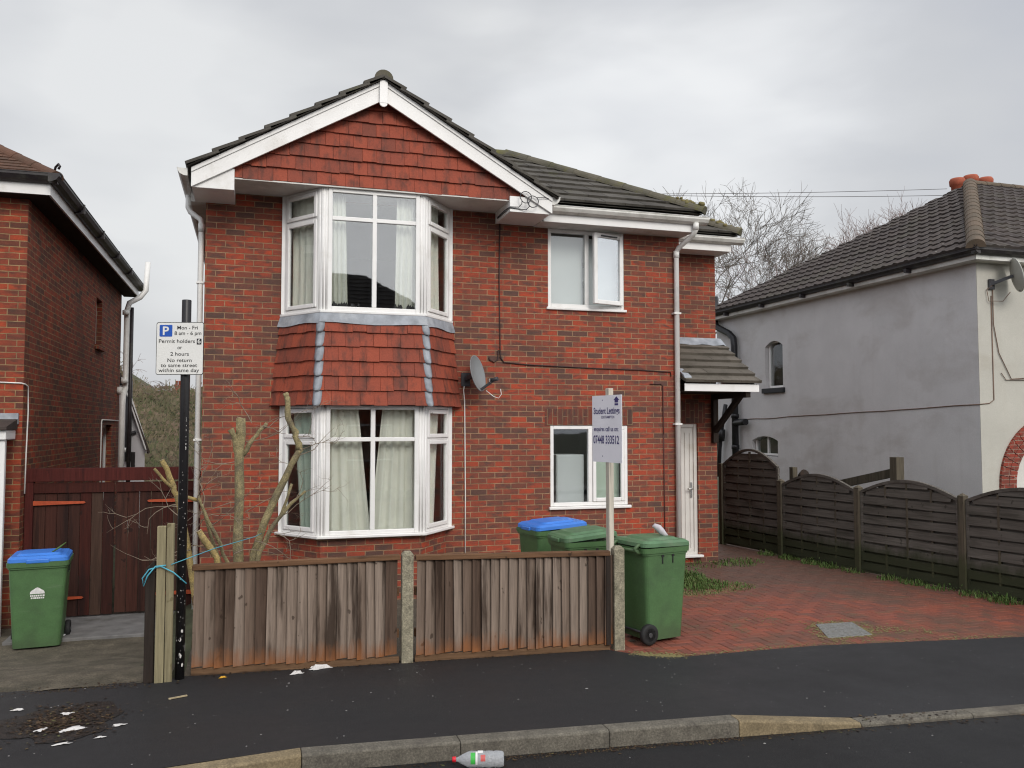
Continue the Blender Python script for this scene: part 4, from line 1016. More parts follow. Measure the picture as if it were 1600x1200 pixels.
# small white outbuilding behind it
ob = thing('outbuilding', 'small white-walled lean-to building behind the left house', 'outbuilding', (-3.1, 23, -.25))
m = MB(); m.prism([(-4.2, 22, -.3), (-2.42, 22, -.3), (-2.42, 22, 1.55), (-2.92, 22, 3.1), (-4.2, 22, 3.1)], (-.7, 4, 0)); m.build('wall', 'white_wall', ob)
m = MB(); m.bar((-2.93, 21.85, 3.28), (-2.37, 21.85, 1.58), .02, .2, (0, -1, 0)); m.prism([(-2.86, 21.88, 3.25), (-2.33, 21.88, 1.60), (-2.38, 21.88, 1.48), (-2.9, 21.88, 3.08)], (0, .03, 0)); m.build('bargeboard', 'upvc', ob)
m = MB(); m.prism([(-2.95, 21.8, 3.38), (-2.28, 21.8, 1.52), (-2.32, 21.8, 1.48), (-2.97, 21.8, 3.28)], (-.75, 4.3, 0)); m.prism([(-2.95, 21.8, 3.38), (-4.2, 21.8, 3.4), (-4.2, 21.8, 3.3), (-2.97, 21.8, 3.28)], (-.75, 4.3, 0)); m.build('roof', 'dark_tile', ob)
m = MB(); m.box(-2.72, -2.63, 21.985, 22.02, .95, 1.52); m.build('window', 'black_thing', ob, bevel=.004)
m = MB(); m.tube([(-2.78, 21.93, 3.2), (-2.78, 21.93, 1.3)], .07, 12); m.tube([(-2.62, 21.95, 2.0), (-2.75, 21.93, 1.95)], .04, 10); m.build('flue', 'steel', ob)

# ------------------------------------------------------------------ neighbour on the right
XR, YR, YE = 12.03, 11.7, 20.35
rh = thing('rendered_house', 'grey and cream rendered house at the right with dark pantiled hipped roof', 'house', (16, 16, 0))
w = MB()
UY = (0, 1, 0); NX = (-1, 0, 0)
WT = 5.1
def arch_wall(mb, y0, y1, zs, rise, ztop, mi=0):
    n = 12; pts = [(y0, zs)] + [(y0 + (y1 - y0) * i / n, zs + rise * (1 - (2 * i / n - 1) ** 2)) for i in range(1, n)] + [(y1, zs), (y1, ztop), (y0, ztop)]
    mb.prism([(XR, y, z) for y, z in pts], (.25, 0, 0), mi)
wall(w, (XR, YR, -.1), UY, NX, YE - YR, WT + .1, .25, [(17.38 - YR, 18.10 - YR, 3.15, 4.30), (17.63 - YR, 18.72 - YR, 1.5, 2.0)], 0)
arch_wall(w, 17.38, 18.10, 4.06, .13, 4.2); arch_wall(w, 17.63, 18.72, 1.78, .11, 1.9)
w.build('wall', 'render_grey', rh)
w = MB()
acx, acz, aR, ai = 13.60, 1.10, 1.15, .86
# front wall with its round-headed porch opening
n = 22; arc = [(acx - ai * math.cos(math.pi * i / n), acz + ai * math.sin(math.pi * i / n)) for i in range(n + 1)]
left = [(XR + .003, -.1), (acx - ai, -.1)] + arc[:n // 2 + 1] + [(acx, WT), (XR + .003, WT)]
right = [(acx, WT)] + arc[n // 2:] + [(acx + ai, -.1), (21, -.1), (21, WT)]
for poly in (left, right): w.prism([(x, YR - .003, z) for x, z in poly], (0, .25, 0))
w.box(20.75, 21, YR + .25, YE, -.1, WT); w.box(XR + .26, 20.74, YE - .25, YE, -.1, WT)
w.build('front_wall', 'render_cream', rh)
w = MB(); w.box(12.4, 15, YR + 1.2, YR + 1.3, 0, 3); w.build('porch_interior', 'plaster', rh)
a = MB()
for i in range(n):
    for (r0, r1, o_) in ((ai - .02, ai + .14, .03), (ai + .15, aR - .02, .03), (aR - .015, aR + .05, .05)):
        t0, t1 = math.pi * (i + .04) / n, math.pi * (i + .96) / n
        a.prism([(acx - r * math.cos(t), YR - o_, acz + r * math.sin(t)) for r, t in ((r0, t0), (r1, t0), (r1, t1), (r0, t1))], (0, .1, 0))
a.box(acx - aR - .05, acx - ai + .02, YR - .03, YR + .1, 0, acz); a.box(acx + ai - .02, acx + aR + .05, YR - .03, YR + .1, 0, acz)
a.build('porch_arch', 'arch_brick', rh)
m = MB(); m.box(13.0, 13.9, YR + .35, YR + .42, 0, 2.1); m.tube([(12.86, YR + .2, 0), (12.86, YR + .2, 1.9)], .04, 10); m.build('porch_door', 'door_white', rh)
# pantiled roof, cut to the hips
SR = .595; ex, ey, ez = XR - .32, YR - .32, 5.16; half = (YE + .32 - ey) / 2
def pantiles(O, U, V, Lu, Lv, cuts):
    O, U, V = Vector(O), Vector(U).normalized(), Vector(V).normalized(); N = U.cross(V)
    if N.z < 0: N = -N
    m = MB(); tw = .30; ga = .33; nu = int(Lu / tw * 7); nv = int(Lv / ga) + 1; rr = random.Random(6)
    vs, fs = [], []
    for r_ in range(nv):
        b0 = len(vs); jo = rr.uniform(-.003, .003)
        for (v, hgt) in ((r_ * ga, .0), (r_ * ga, .045), (r_ * ga + ga + .01, .012)):
            for i in range(nu + 1):
                u = Lu * i / nu; ph = (u / tw) % 1.0
                pr = .032 * max(0, math.sin(ph * 2 * math.pi)) + .010 * max(0, -math.sin(ph * 2 * math.pi))
                sag = .012 * math.sin(u * .9 + r_ * .4)
                vs.append(O + U * u + V * v + N * ((hgt + (pr if hgt else pr * .3)) + jo + sag))
        for q in range(2):
            for i in range(nu): fs.append((b0 + q * (nu + 1) + i, b0 + q * (nu + 1) + i + 1, b0 + (q + 1) * (nu + 1) + i + 1, b0 + (q + 1) * (nu + 1) + i))
    bm = bmesh.new(); me = bpy.data.meshes.new('t'); me.from_pydata([tuple(x) for x in vs], [], fs); bm.from_mesh(me); bpy.data.meshes.remove(me)
    for (pt, nn) in cuts:
        bmesh.ops.bisect_plane(bm, geom=bm.verts[:] + bm.edges[:] + bm.faces[:], plane_co=pt, plane_no=nn, clear_outer=True)
    bm.normal_update()
    bm.verts.index_update(); vv = [v.co.copy() for v in bm.verts]; ff = []
    for f in bm.faces:
        ids = [v.index for v in f.verts]; ff.append(ids if f.normal.dot(N) > -.2 else ids[::-1])
    bm.free(); return vv, ff
rf = MB()
vv, ff = pantiles((ex, ey, ez), (0, 1, 0), (1, 0, SR), 2 * half, half * math.sqrt(1 + SR ** 2), [((ex, ey, 0), (1, -1, 0)), ((ex, ey + 2 * half, 0), (1, 1, 0))]); rf.mesh(vv, ff)
vv, ff = pantiles((ex, ey, ez), (1, 0, 0), (0, 1, SR), 11, half * math.sqrt(1 + SR ** 2), [((ex, ey, 0), (-1, 1, 0))]); rf.mesh(vv, ff)
zz = ez + SR * half
rf.face([(ex + half, ey + half, zz), (ex + 11, ey + half, zz), (ex + 11, ey + 2 * half, ez), (ex, ey + 2 * half, ez)])
def tile_island(mat): pass
m_, nt, b = new_mat('pantile'); tc, gg = coords(nt); pp = gg.outputs['Position']
c_ = ramp(nt, noise(nt, pp, 3.2, 6, .6), [(.3, (.038, .030, .028)), (.6, (.062, .048, .042)), (.8, (.08, .064, .055))])
vo = node(nt, 'ShaderNodeTexVoronoi', None, {'Vector': pp, 'Scale': 5.0}).outputs['Distance']
c_ = mixc(nt, ramp(nt, vo, [(.05, .85), (.10, 0)]), c_, (.22, .21, .19))
c_ = mixc(nt, ramp(nt, noise(nt, pp, 1.2, 6, .7), [(.5, 0), (.75, .5)]), c_, (.075, .075, .045))
setc(nt, b, c_); b.inputs['Roughness'].default_value = .8; bump(nt, b, noise(nt, pp, 60, 3), .4, .005); M['pantile'] = m_
ro = rf.build('roof', 'pantile', rh)
m = MB(); ridge(m, (ex, ey, ez + .03), (ex + half, ey + half, zz + .03), .15, dz=-.0); ridge(m, (ex + half, ey + half, zz + .03), (ex + 11, ey + half, zz + .03), .12, dz=-.02); m.build('ridge_tiles', 'ridge_brown', ro)
m = MB(); m.box(17.1, 18.7, 17.2, 17.9, 6, 8.05); ch = m.build('chimney', 'brick_old', ro)
for x, dz_ in ((17.46, -.12), (17.90, 0), (18.38, -.02)):
    m = MB(); m.lathe([(.13, 8.0), (.15, 8.48), (.185, 8.5), (.195, 8.63), (.165, 8.68), (.13, 8.68)], 16, Matrix.Translation((x, 17.5, dz_))); m.build('chimney_pot', 'pot', ch)
m = MB(); m.box(ex + .1, ex + .125, ey + .126, YE + .3, 4.98, 5.12); m.build('fascia', 'upvc_soffit', rh)
m = MB(); m.box(ex + .1, ex + 11, ey + .1, ey + .125, 4.98, 5.12); m.build('fascia', 'gutter', rh)
m = MB(); m.box(ex + .126, XR - .001, ey + .126, YE + .3, 4.97, 4.985); m.box(XR, ex + 11, ey + .126, YR - .01, 4.97, 4.985); m.build('soffit', 'upvc_soffit', rh)
m = MB(); gutter_mb(m, (ex + .1, ey, 5.06), (ex + .1, YE + .4, 5.06), (-1, 0, 0), w=.12, h=.1); gutter_mb(m, (ex, ey + .1, 5.06), (ex + 11, ey + .1, 5.06), (0, -1, 0), w=.12, h=.1)
for y in (13, 14.6, 16.2, 17.8, 19.4): m.box(ex - .03, ex + .1, y - .03, y + .03, 5.0, 5.07)
m.build('gutter', 'dark_gutter', rh)
window(rh, (XR + .12, 17.40, 3.06), UY, NX, .68, 1.14, [(.05, .63, .05, 1.04, 0)], label='narrow arched upper window')
window(rh, (XR + .12, 17.65, 1.42), UY, NX, 1.05, .5, [(.05, .5, .05, .42, 0), (.55, 1.0, .05, .42, 0)], bars_u=[(.525, .05, .45, .05)], label='small arched lower window')
m = MB(); m.box(XR + .3, XR + .4, 17.0, 19.0, 1, 4.6); m.build('interior', 'black_thing', rh)  # black slab behind the panes, room darkness given as colour
m = MB(); m.box(XR - .07, XR + .12, 17.30, 18.18, 2.93, 3.05); m.build('sill', 'dark_slate', rh, bevel=.012)
m = MB(); m.tube([(XR - .14, 20.2, 5.62), (XR - .14, 20.2, 4.95), (XR - .14, 20.15, 4.8), (XR - .14, 19.5, 4.55), (XR - .14, 19.3, 4.4), (XR - .14, 19.27, 4.2), (XR - .14, 19.27, .1)], .085, 12)
m.tube([(XR - .14, 19.27, 2.22), (XR - .16, 18.85, 2.24), (XR - .16, 18.75, 2.24)], .085, 10); m.tube([(XR - .14, 20.1, .8), (XR - .14, 20.05, 1.5), (XR - .14, 19.95, 2.0), (XR - .14, 19.72, 2.7)], .055, 10)
m.tube([(XR - .14, 19.98, 1.75), (XR - .14, 19.93, 2.05)], .10, 10)
for z in (3.6, 2.35, 1.55): m.tube([(XR - .14, 19.27, z), (XR - .14, 19.27, z + .1)], .10, 12)
m.build('soil_pipe', 'black_soil_pipe', rh)
rr = random.Random(2)
m = MB(); m.tube([(XR - .008, 19.3, 2.28)] + [(XR - .008, 19 - i * .45, 2.30 + i * .012 + rr.uniform(-.01, .01)) for i in range(16)] + [(XR - .01, 11.69, 2.50), (XR + .2, YR - .012, 2.52), (XR + .3, YR - .012, 2.58), (XR + .3, YR - .012, 4.4)], .009, 5); m.build('cable', 'cable_o', rh)
dish('satellite_dish', 'pale satellite dish on the cream house front under the eaves', (12.56, 11.42, 4.72), (.86, -.45, .2), 'dish_light', (.34, -.12, 0), (12.33, 11.68, 4.60),
     [([(12.36, 11.68, 4.5), (12.36, 11.68, 3.9), (12.46, 11.68, 3.4), (12.72, 11.68, 2.95), (13.2, 11.68, 2.98)], 'cable_o', .008), ([(12.4, 11.66, 4.62), (12.22, 11.67, 4.5), (12.25, 11.66, 4.3), (12.5, 11.6, 4.3), (12.56, 11.5, 4.45)], 'cable_o', .007),
      ([(12.76, 11.3, 4.5), (12.82, 11.25, 4.42), (12.88, 11.2, 4.5)], 'cable_o', .007), ([(12.5, 11.68, 3.05), (12.6, 11.68, 2.93), (13.2, 11.68, 2.94)], 'cable_o', .007)], rx=.26, rz=.3)

# ------------------------------------------------------------------ house across the street (mirrored in the upper bay glass) and houses beyond
oh = thing('facing_house', 'house with a dark hipped roof across the street, mirrored in the upper bay glass', 'house', (0, -10, 0))
m = MB(); m.box(-9, 7.2, -14, -7.5, 0, 5.0); m.build('wall', 'brick_old', oh)
m = MB(); rr = random.Random(12)
e0, ry, rz_ = -7.1, -10.7, 7.75
kk = (rz_ - 5.0) / (e0 - ry)
tiles(m, (7.6, e0, 5.0), (-1, 0, 0), Vector((0, -1, kk)).normalized(), Vector((0, kk, 1)).normalized(), [(0, 0), (17, 0), (17, 3.6 * math.sqrt(1 + kk * kk)), (3.6, 3.6 * math.sqrt(1 + kk * kk))], .3, .3, .03, rng=rr)
m.face([(7.6, e0, 4.98), (7.6, -14.3, 4.98), (4.0, ry, rz_)]); m.face([(7.6, -14.3, 4.98), (-9.4, -14.3, 4.98), (-9.4, ry, rz_), (4.0, ry, rz_)]); m.face([(-9.4, e0, 4.98), (7.6, e0, 4.98), (7.6, -14.3, 4.98), (-9.4, -14.3, 4.98)])
m.build('roof', 'opp_roof', oh)
for x in (-5, -1, 3):
    for z in (1, 3.3): window(oh, (x, -7.47, z), (1, 0, 0), (0, 1, 0), 1.5, 1.2, [(.05, 1.45, .05, 1.15, 0)])

dh = thing('distant_house', 'far brick house with a chimney above the overgrown bank', 'house', (-6, 62, 0))
m = MB(); m.box(-11, 2, 62, 68, 0, 3.6); m.build('wall', 'brick_old', dh)
m = MB(); m.prism([(-11.4, 61.6, 3.5), (-11.4, 65, 4.68), (-11.4, 68.4, 3.5)], (13.8, 0, 0)); r2 = m.build('roof', 'dark_tile', dh)
m = MB(); m.box(-5.15, -4.35, 63.4, 64.1, 4.2, 5.0); m.box(-5.2, -4.3, 63.35, 64.15, 5.0, 5.08); c2 = m.build('chimney', 'arch_brick', r2)
m = MB()
for i in range(4): m.lathe([(.08, 5.08), (.09, 5.35), (.1, 5.36), (.06, 5.36)], 10, Matrix.Translation((-5.05 + i * .2, 63.7, 0)))
m.build('chimney_pots', 'pot', c2)
m = MB(); m.box(-5.3, -4.2, 63.2, 64.3, 4.05, 4.2); m.build('chimney_base', 'white_wall', c2)

# ------------------------------------------------------------------ timber gates between the houses
gt = thing('timber_gates', 'dark red-brown double timber gates with orange hinges between the houses', 'gate', (-1.6, 11.66, -.25))
rr = random.Random(17)
for li, (xa, xb) in enumerate(((-2.52, -1.62), (-1.60, -.66))):
    m = MB(); nb = 7
    for i in range(nb):
        w_ = (xb - xa) / nb; m.box(xa + i * w_ + .003, xa + (i + 1) * w_ - .003, 11.66 + rr.uniform(0, .006), 11.685, -.21 + rr.uniform(0, .02), 1.36)
    m.box(xa, xb, 11.64, 11.658, 1.30, 1.42)
    lf = m.build('gate_leaf', 'gate', gt)
    for z in (1.18, .02):
        m = MB(); hx = xa - .02 if li == 0 else xb + .02; d_ = 1 if li == 0 else -1
        m.prism([(hx, 11.63, z - .028), (hx + d_ * .58, 11.63, z - .014), (hx + d_ * .60, 11.63, z), (hx + d_ * .58, 11.63, z + .014), (hx, 11.63, z + .028)], (0, .008, 0)); m.build('hinge', 'hinge', lf)
for xa, xb in ((-2.61, -2.52), (-.66, -.58)):
    m = MB(); m.box(xa, xb, 11.62, 11.72, -.28, 1.56); m.build('gate_post', 'gate_frame', gt, bevel=.004)
m = MB(); m.box(-2.61, -.58, 11.61, 11.74, 1.44, 1.6); m.build('top_beam', 'gate_frame', gt, bevel=.006)

# ------------------------------------------------------------------ low fence along the footway
A, B = Vector((-.49, 7.83, 0)), Vector((3.37, 7.57, 0)); dF = (B - A).normalized(); nF = Vector((dF.y, -dF.x, 0))
ff_ = thing('front_fence', 'low weathered board fence with concrete posts along the footway', 'fence', (1.4, 7.7, 0))
rr = random.Random(23)
def fpt(s, n_, z): return A + dF * s + nF * n_ + Z3 * z
LF = (B - A).length
spans = [(.03, 1.79, .925, .955), (1.93, LF - .09, .945, .925)]
for (s0, s1, h0, h1) in spans:
    m = MB(); s_ = s0 + .03;
    while s_ < s1 - .02:
        w_ = rr.uniform(.078, .092); e = min(s_ + w_ + .022, s1); t = (s_ - s0) / (s1 - s0); zt_ = h0 + (h1 - h0) * t - .035 + rr.uniform(-.012, .004)
        zb_ = .06 + rr.uniform(-.012, .015); tl = rr.uniform(-.006, .006)
        P = [(s_ - .018, .030), (s_ + w_, .002), (s_ + w_, .012), (s_ - .018, .048)]   # feather edge: thin side under the next board
        m.mesh([fpt(a + tl, b_, zb_) for a, b_ in P] + [fpt(a - tl, b_, zt_) for a, b_ in P], [(3, 2, 1, 0), (4, 5, 6, 7)] + [(i, (i + 1) % 4, 4 + (i + 1) % 4, 4 + i) for i in range(4)])
        s_ += w_
    m.build('boards', 'fence', ff_)
    m = MB(); m.bar(fpt(s0, .02, h0 - .018), fpt(s1, .02, h1 - .018), .085, .045); m.build('cap_rail', 'fence_rail', ff_, bevel=.006)
    m = MB()
    for z in (.25, .62): m.bar(fpt(s0, -.03, z), fpt(s1, -.03, z), .05, .07)
    m.build('back_rail', 'fence_rail', ff_)
    m = MB(); m.bar(fpt(s0, .012, .026), fpt(s1, .012, .022), .03, .062); m.build('gravel_board', 'gravel_board', ff_, bevel=.004)
    if s0 > 1:
        m = MB(); m.bar(fpt(s1 - .02, .03, 0.05), fpt(s1 - .02, .03, h1 - .04), .045, .05, up=nF); m.build('edge_batten', 'dark_wood', ff_, bevel=.003)
for s_, h_ in ((1.86, .985), (LF, .97)):
    m = MB(); c_ = A + dF * s_
    wd = .052; P = [dF * a + nF * b_ for a, b_ in ((-wd, -.05), (wd, -.05), (wd, .055), (-wd, .055))]
    m.mesh([c_ + p_ - Z3 * .2 for p_ in P] + [c_ + p_ + Z3 * (h_ - .03) for p_ in P] + [c_ + p_ * .55 + Z3 * h_ for p_ in P], [(3, 2, 1, 0), (8, 9, 10, 11)] + [(i, (i + 1) % 4, 4 + (i + 1) % 4, 4 + i) for i in range(4)] + [(4 + i, 4 + (i + 1) % 4, 8 + (i + 1) % 4, 8 + i) for i in range(4)])
    m.build('concrete_post', 'conc', ff_, bevel=.006)
m = MB(); m.box(-.585, -.515, 7.80, 7.86, -.1, .93); m.build('end_post', 'fence_rail', ff_, bevel=.005)

m = MB(); rr = random.Random(3)
m.box(-.735, -.665, 7.66, 7.72, -.1, 1.28); m.box(-.660, -.60, 7.665, 7.72, -.1, 1.30)
tag(m.build('fence_post', 'pale_wood', bevel=.006), 'pale greenish timber post made of two planks beside the black sign pole', 'post')
m = MB(); m.box(-.82, -.745, 7.68, 7.75, -.1, .93); m.prism([(-.82, 7.68, .93), (-.745, 7.68, .93), (-.75, 7.68, 1.0)], (0, .07, 0))
tag(m.build('fence_post', 'dark_wood', bevel=.006), 'short dark rotten timber post left of the pale planks', 'post')
rr = random.Random(5)
m = MB(); m.tube([(-.50, 7.66, .80), (-.60, 7.64, .90), (-.70, 7.64, .955), (-.79, 7.66, .93), (-.84, 7.66, .86), (-.83, 7.65, .80), (-.80, 7.65, .88), (-.74, 7.64, .955), (-.66, 7.64, .96)], .006, 6)
m.tube([(-.62, 7.64, .965), (-.5, 7.7, 1.0), (-.3, 8.2, 1.01), (.05, 9.2, .98), (.12, 9.55, .97)], .004, 5)
tag(m.build('string', 'string'), 'pale blue nylon string tied round the fence posts', 'string')

# ------------------------------------------------------------------ arched slat fence along the drive
sf = thing('side_fence', 'dark arched slatted fence along the right of the block drive', 'fence', (8.5, 10, 0))
base = [(8.20, 13.75), (8.37, 12.2), (8.53, 10.52), (8.76, 8.83), (9.0, 7.15), (9.24, 5.5)]
rr = random.Random(29)
for i, (p, q) in enumerate(zip(base, base[1:])):
    p3, q3 = Vector((*p, 0)), Vector((*q, 0)); d = q3 - p3; L = d.length; d.normalize(); nn = Vector((-abs(d.y), d.x * (1 if d.y < 0 else -1), 0))
    nn = Vector((d.y, -d.x, 0)); nn = nn if nn.x < 0 else -nn
    H0, Hm = (1.40, 1.72) if i == 0 else (1.15, 1.37)
    arch = lambda s: H0 + (Hm - H0) * math.sin(math.pi * max(0, min(1, s / L)))
    s0, s1 = .07, L - .07
    m = MB(); nsl = int(Hm / .135); K = 18
    for j in range(2 * nsl):
        side = j % 2; z0 = .05 + (j // 2) * .135 + (-.068 if side else 0); zz0, zz1 = max(.04, z0), z0 + .108 + rr.uniform(-.004, .004); sg_ = rr.uniform(-.006, .006); ph_ = rr.uniform(0, 6.28)
        def wv(s): return (-.022 if side else .018) + .007 * math.sin(math.pi * (s - s0) / (s1 - s0) * 4 + ph_)
        run = []
        for sl in range(K + 1):
            a = s0 + (s1 - s0) * sl / K
            if arch(a) - .03 > zz0 + .02: run.append((a, min(zz1, arch(a) - .02)))
        if len(run) < 2: continue
        vs = []
        for a, t_ in run:
            f = p3 + d * a + nn * wv(a) + Z3 * (sg_ * math.sin(3.1 * a / L + ph_)); vs += [f + Z3 * zz0 + nn * .004, f + Z3 * t_ - nn * .006, f - nn * .010 + Z3 * zz0, f - nn * .016 + Z3 * t_]
        fs = []
        for q in range(len(run) - 1):
            o_ = q * 4; fs += [(o_, o_ + 4, o_ + 5, o_ + 1), (o_ + 3, o_ + 7, o_ + 6, o_ + 2), (o_ + 1, o_ + 5, o_ + 7, o_ + 3), (o_ + 2, o_ + 6, o_ + 4, o_)]
        m.mesh(vs, fs)
    m.build('slats', 'side_fence', sf)
    m = MB()
    for fr in (.27, .5, .75): m.bar(p3 + d * (s0 + (s1 - s0) * fr) + nn * .002 + Z3 * .05, p3 + d * (s0 + (s1 - s0) * fr) + nn * .002 + Z3 * (arch(L * fr) - .04), .03, .03, up=nn)
    m.build('uprights', 'side_fence_t', sf)
    m = MB(); pts = [(s, arch(s)) for s in [s0 + (s1 - s0) * kx / 16 for kx in range(17)]]
    for (a, za), (b_, zb_) in zip(pts, pts[1:]): m.bar(p3 + d * a + Z3 * (za - .01), p3 + d * (b_ + .004) + Z3 * (zb_ - .01), .05, .04)
    for s_ in (s0, s1): m.bar(p3 + d * s_ + Z3 * .03, p3 + d * s_ + Z3 * (arch(s_) - .02), .04, .035, up=nn)
    m.bar(p3 + d * s0 + Z3 * .04, p3 + d * s1 + Z3 * .04, .04, .05); m.build('panel_frame', 'side_fence', sf)
    if True:
        m = MB(); c_ = q3; hh = 1.22
        m.obox(c_, d, nn, Z3, -.045, .045, -.045, .05, -.1, hh); m.mesh([c_ + d * a + nn * b_ + Z3 * z for a, b_, z in ((-.05, -.05, hh), (.05, -.05, hh), (.05, .055, hh), (-.05, .055, hh), (0, 0, hh + .04))], [(0, 1, 4), (1, 2, 4), (2, 3, 4), (3, 0, 4)])
        m.build('post', 'side_fence_t', sf, bevel=.004)
m = MB(); m.obox((8.2, 13.75, 0), (1, 0, 0), UY, Z3, -.045, .045, -.045, .05, -.1, 1.45); m.build('post', 'side_fence_t', sf, bevel=.004)
tf = thing('timber_shelter', 'old timber uprights with a slanting rail standing behind the arched fence', 'timber shelter', (9.2, 11.6, 0))
for (y, z, w_) in ((13.03, 1.40, .05), (10.49, 1.66, .07)):
    m = MB(); m.box(9.2 - w_, 9.2 + w_, y - w_, y + w_, 0, z); m.build('post', 'side_fence_t', tf, bevel=.004)
m = MB(); m.bar((9.2, 10.58, 1.42), (9.2, 12.9, .95), .04, .13); m.build('rail', 'side_fence_t', tf, bevel=.004)
m = MB(); m.tube([(9.2, 12.75, 1.0), (9.2, 12.75, 1.27), (9.2, 12.7, 1.29)], .09, 12); m.build('log', 'dark_wood', tf)

# ------------------------------------------------------------------ parking sign on its black pole
sg = thing('parking_sign', 'white residents parking sign on a black pole beside the fence', 'sign', (-.545, 7.74, 0))
m = MB(); m.tube([(-.545, 7.74, -.1), (-.545, 7.74, 3.185), (-.545, 7.74, 3.19)], [.0385, .0385, .036], 24); po = m.build('pole', 'black_paint', sg)
m = MB(); rr = random.Random(14)
for (z, s_) in [(.2, .03), (.26, .045), (.33, .03), (.12, .02), (.4, .022)] + [(rr.uniform(.1, 2.2), rr.uniform(.003, .009)) for _ in range(60)] + [(1.93, .014), (1.96, .01)]:
    th = R(-107) + (rr.gauss(.35, .55) if z < 1.9 else .75); p0 = Vector((-.545, 7.74, z)); e = Vector((math.cos(th), math.sin(th), 0)); sd = Vector((-e.y, e.x, 0))
    nn = rr.randint(5, 7); pts = []
    for i in range(nn):
        a = 2 * math.pi * i / nn; r_ = s_ * rr.uniform(.5, 1); dx_ = math.cos(a) * r_ * .5 / .0385; ang = th + dx_
        pts.append(Vector((-.545 + .0389 * math.cos(ang), 7.74 + .0389 * math.sin(ang), z + math.sin(a) * r_)))
    m.face(pts)
tag(m.build('bare_patches', 'chip', po), kind='stuff')
SU = Vector((math.cos(R(-17)), math.sin(R(-17)), 0)); SN = Vector((SU.y, -SU.x, 0)); SO = Vector((-.575, 7.74, 2.545)) + SN * .052 - SU * .2
PW, PH = .402, .447
def rrect(w, h, r, n=6):
    out = []
    for cx, cy, a0 in ((w - r, h - r, 0), (r, h - r, 90), (r, r, 180), (w - r, r, 270)):
        out += [(cx + r * math.cos(R(a0 + 90 * i / n)), cy + r * math.sin(R(a0 + 90 * i / n))) for i in range(n + 1)]
    return out
m = MB(); m.prism([SO + SU * u + Z3 * v for u, v in rrect(PW, PH, .018)], -SN * .004); pl = m.build('sign_plate', 'sign_black', sg)
m = MB(); m.prism([SO + SU * (u + .005) + Z3 * (v + .005) + SN * .0012 for u, v in rrect(PW - .01, PH - .01, .015)], -SN * .001, 3)
m.prism([SO + SU * (u + .027) + Z3 * (v + PH - .123) + SN * .0024 for u, v in rrect(.108, .1, .008)], -SN * .001, 2)
text_into(m, 'P', SO, SU, Z3, SN, .081, PH - .108, .052, .07, .0034, 1, .02)
cx = lambda f: f * PW; by = lambda f: PH * (1 - f)
text_into(m, 'Mon - Fri', SO, SU, Z3, SN, cx(.655), by(.138), PW * .43, .031, .0026, 0, .006)
text_into(m, '8 am - 6 pm', SO, SU, Z3, SN, cx(.665), by(.243), PW * .565, .031, .0026, 0, .006)
text_into(m, 'Permit holders', SO, SU, Z3, SN, cx(.437), by(.394), PW * .76, .031, .0026, 0, .006)
m.prism([SO + SU * (u + cx(.855)) + Z3 * (v + by(.425)) + SN * .0024 for u, v in rrect(.04, .05, .003)], -SN * .001, 0)
text_into(m, '6', SO, SU, Z3, SN, cx(.905), by(.402), .026, .038, .0034, 1, .012)
text_into(m, 'or', SO, SU, Z3, SN, cx(.5), by(.513), PW * .1, .031, .0026, 0, .006)
text_into(m, '2 hours', SO, SU, Z3, SN, cx(.5), by(.637), PW * .39, .031, .0026, 0, .006)
text_into(m, 'No return', SO, SU, Z3, SN, cx(.5), by(.757), PW * .51, .031, .0026, 0, .006)
text_into(m, 'to same street', SO, SU, Z3, SN, cx(.49), by(.852), PW * .765, .031, .0026, 0, .006)
text_into(m, 'within same day', SO, SU, Z3, SN, cx(.487), by(.947), PW * .855, .031, .0026, 0, .006)
m.build('sign_face', ['sign_black', 'sign_white', 'sign_blue', 'sign_white'], pl)

# ------------------------------------------------------------------ letting board
BU = Vector((math.cos(R(-80)), math.sin(R(-80)), 0)); BN = Vector((BU.y, -BU.x, 0))
lb = thing('letting_board', 'white student letting board on a pale post behind the fence', 'sign', (3.36, 7.86, 0))
m = MB(); m.obox(Vector((3.378, 7.83, 0)), BU, BN, Z3, -.03, .03, -.062, -.006, -.2, 2.49); m.build('post', 'white_wood', lb, bevel=.004)
BW, BH = .53, .665; BO = Vector((3.378, 7.83, 2.42 - BH)) - BU * BW / 2
m = MB(); m.obox(BO, BU, Z3, BN, 0, BW, 0, BH, -.004, .0, 1); f = lambda v: BH * (1 - v)
text_into(m, 'Student Lettings', BO, BU, Z3, BN, BW * .495, f(.275), BW * .88, .062, .0015, 0, .02)
text_into(m, 'SOUTHAMPTON', BO, BU, Z3, BN, BW * .54, f(.345), BW * .44, .026, .0015, 0, .01)
text_into(m, 'enquires call us on:', BO, BU, Z3, BN, BW * .475, f(.535), BW * .83, .045, .0015, 0, .015)
text_into(m, '07448 333512', BO, BU, Z3, BN, BW * .475, f(.72), BW * .87, .078, .0015, 0, .02)
lx, lz = BW * .83, f(.155)
m.prism([BO + BU * (lx + a) + Z3 * (lz + b_) + BN * .0015 for a, b_ in ((-.05, .052), (0, .088), (.05, .052), (.03, .052), (.03, .028), (-.03, .028), (-.03, .052))], -BN * .001)
m.prism([BO + BU * (lx + a) + Z3 * (lz + b_) + BN * .0015 for a, b_ in ((-.03, 0), (.03, 0), (.03, .02), (-.03, .02))], -BN * .001)
for v in (.07, .91): m.prism([BO + BU * (BW * .36 + .006 * math.cos(t_ * math.pi / 4)) + Z3 * (f(v) + .006 * math.sin(t_ * math.pi / 4)) + BN * .0015 for t_ in range(8)], -BN * .001)
m.build('sign_plate', ['board_ink', 'board'], lb)
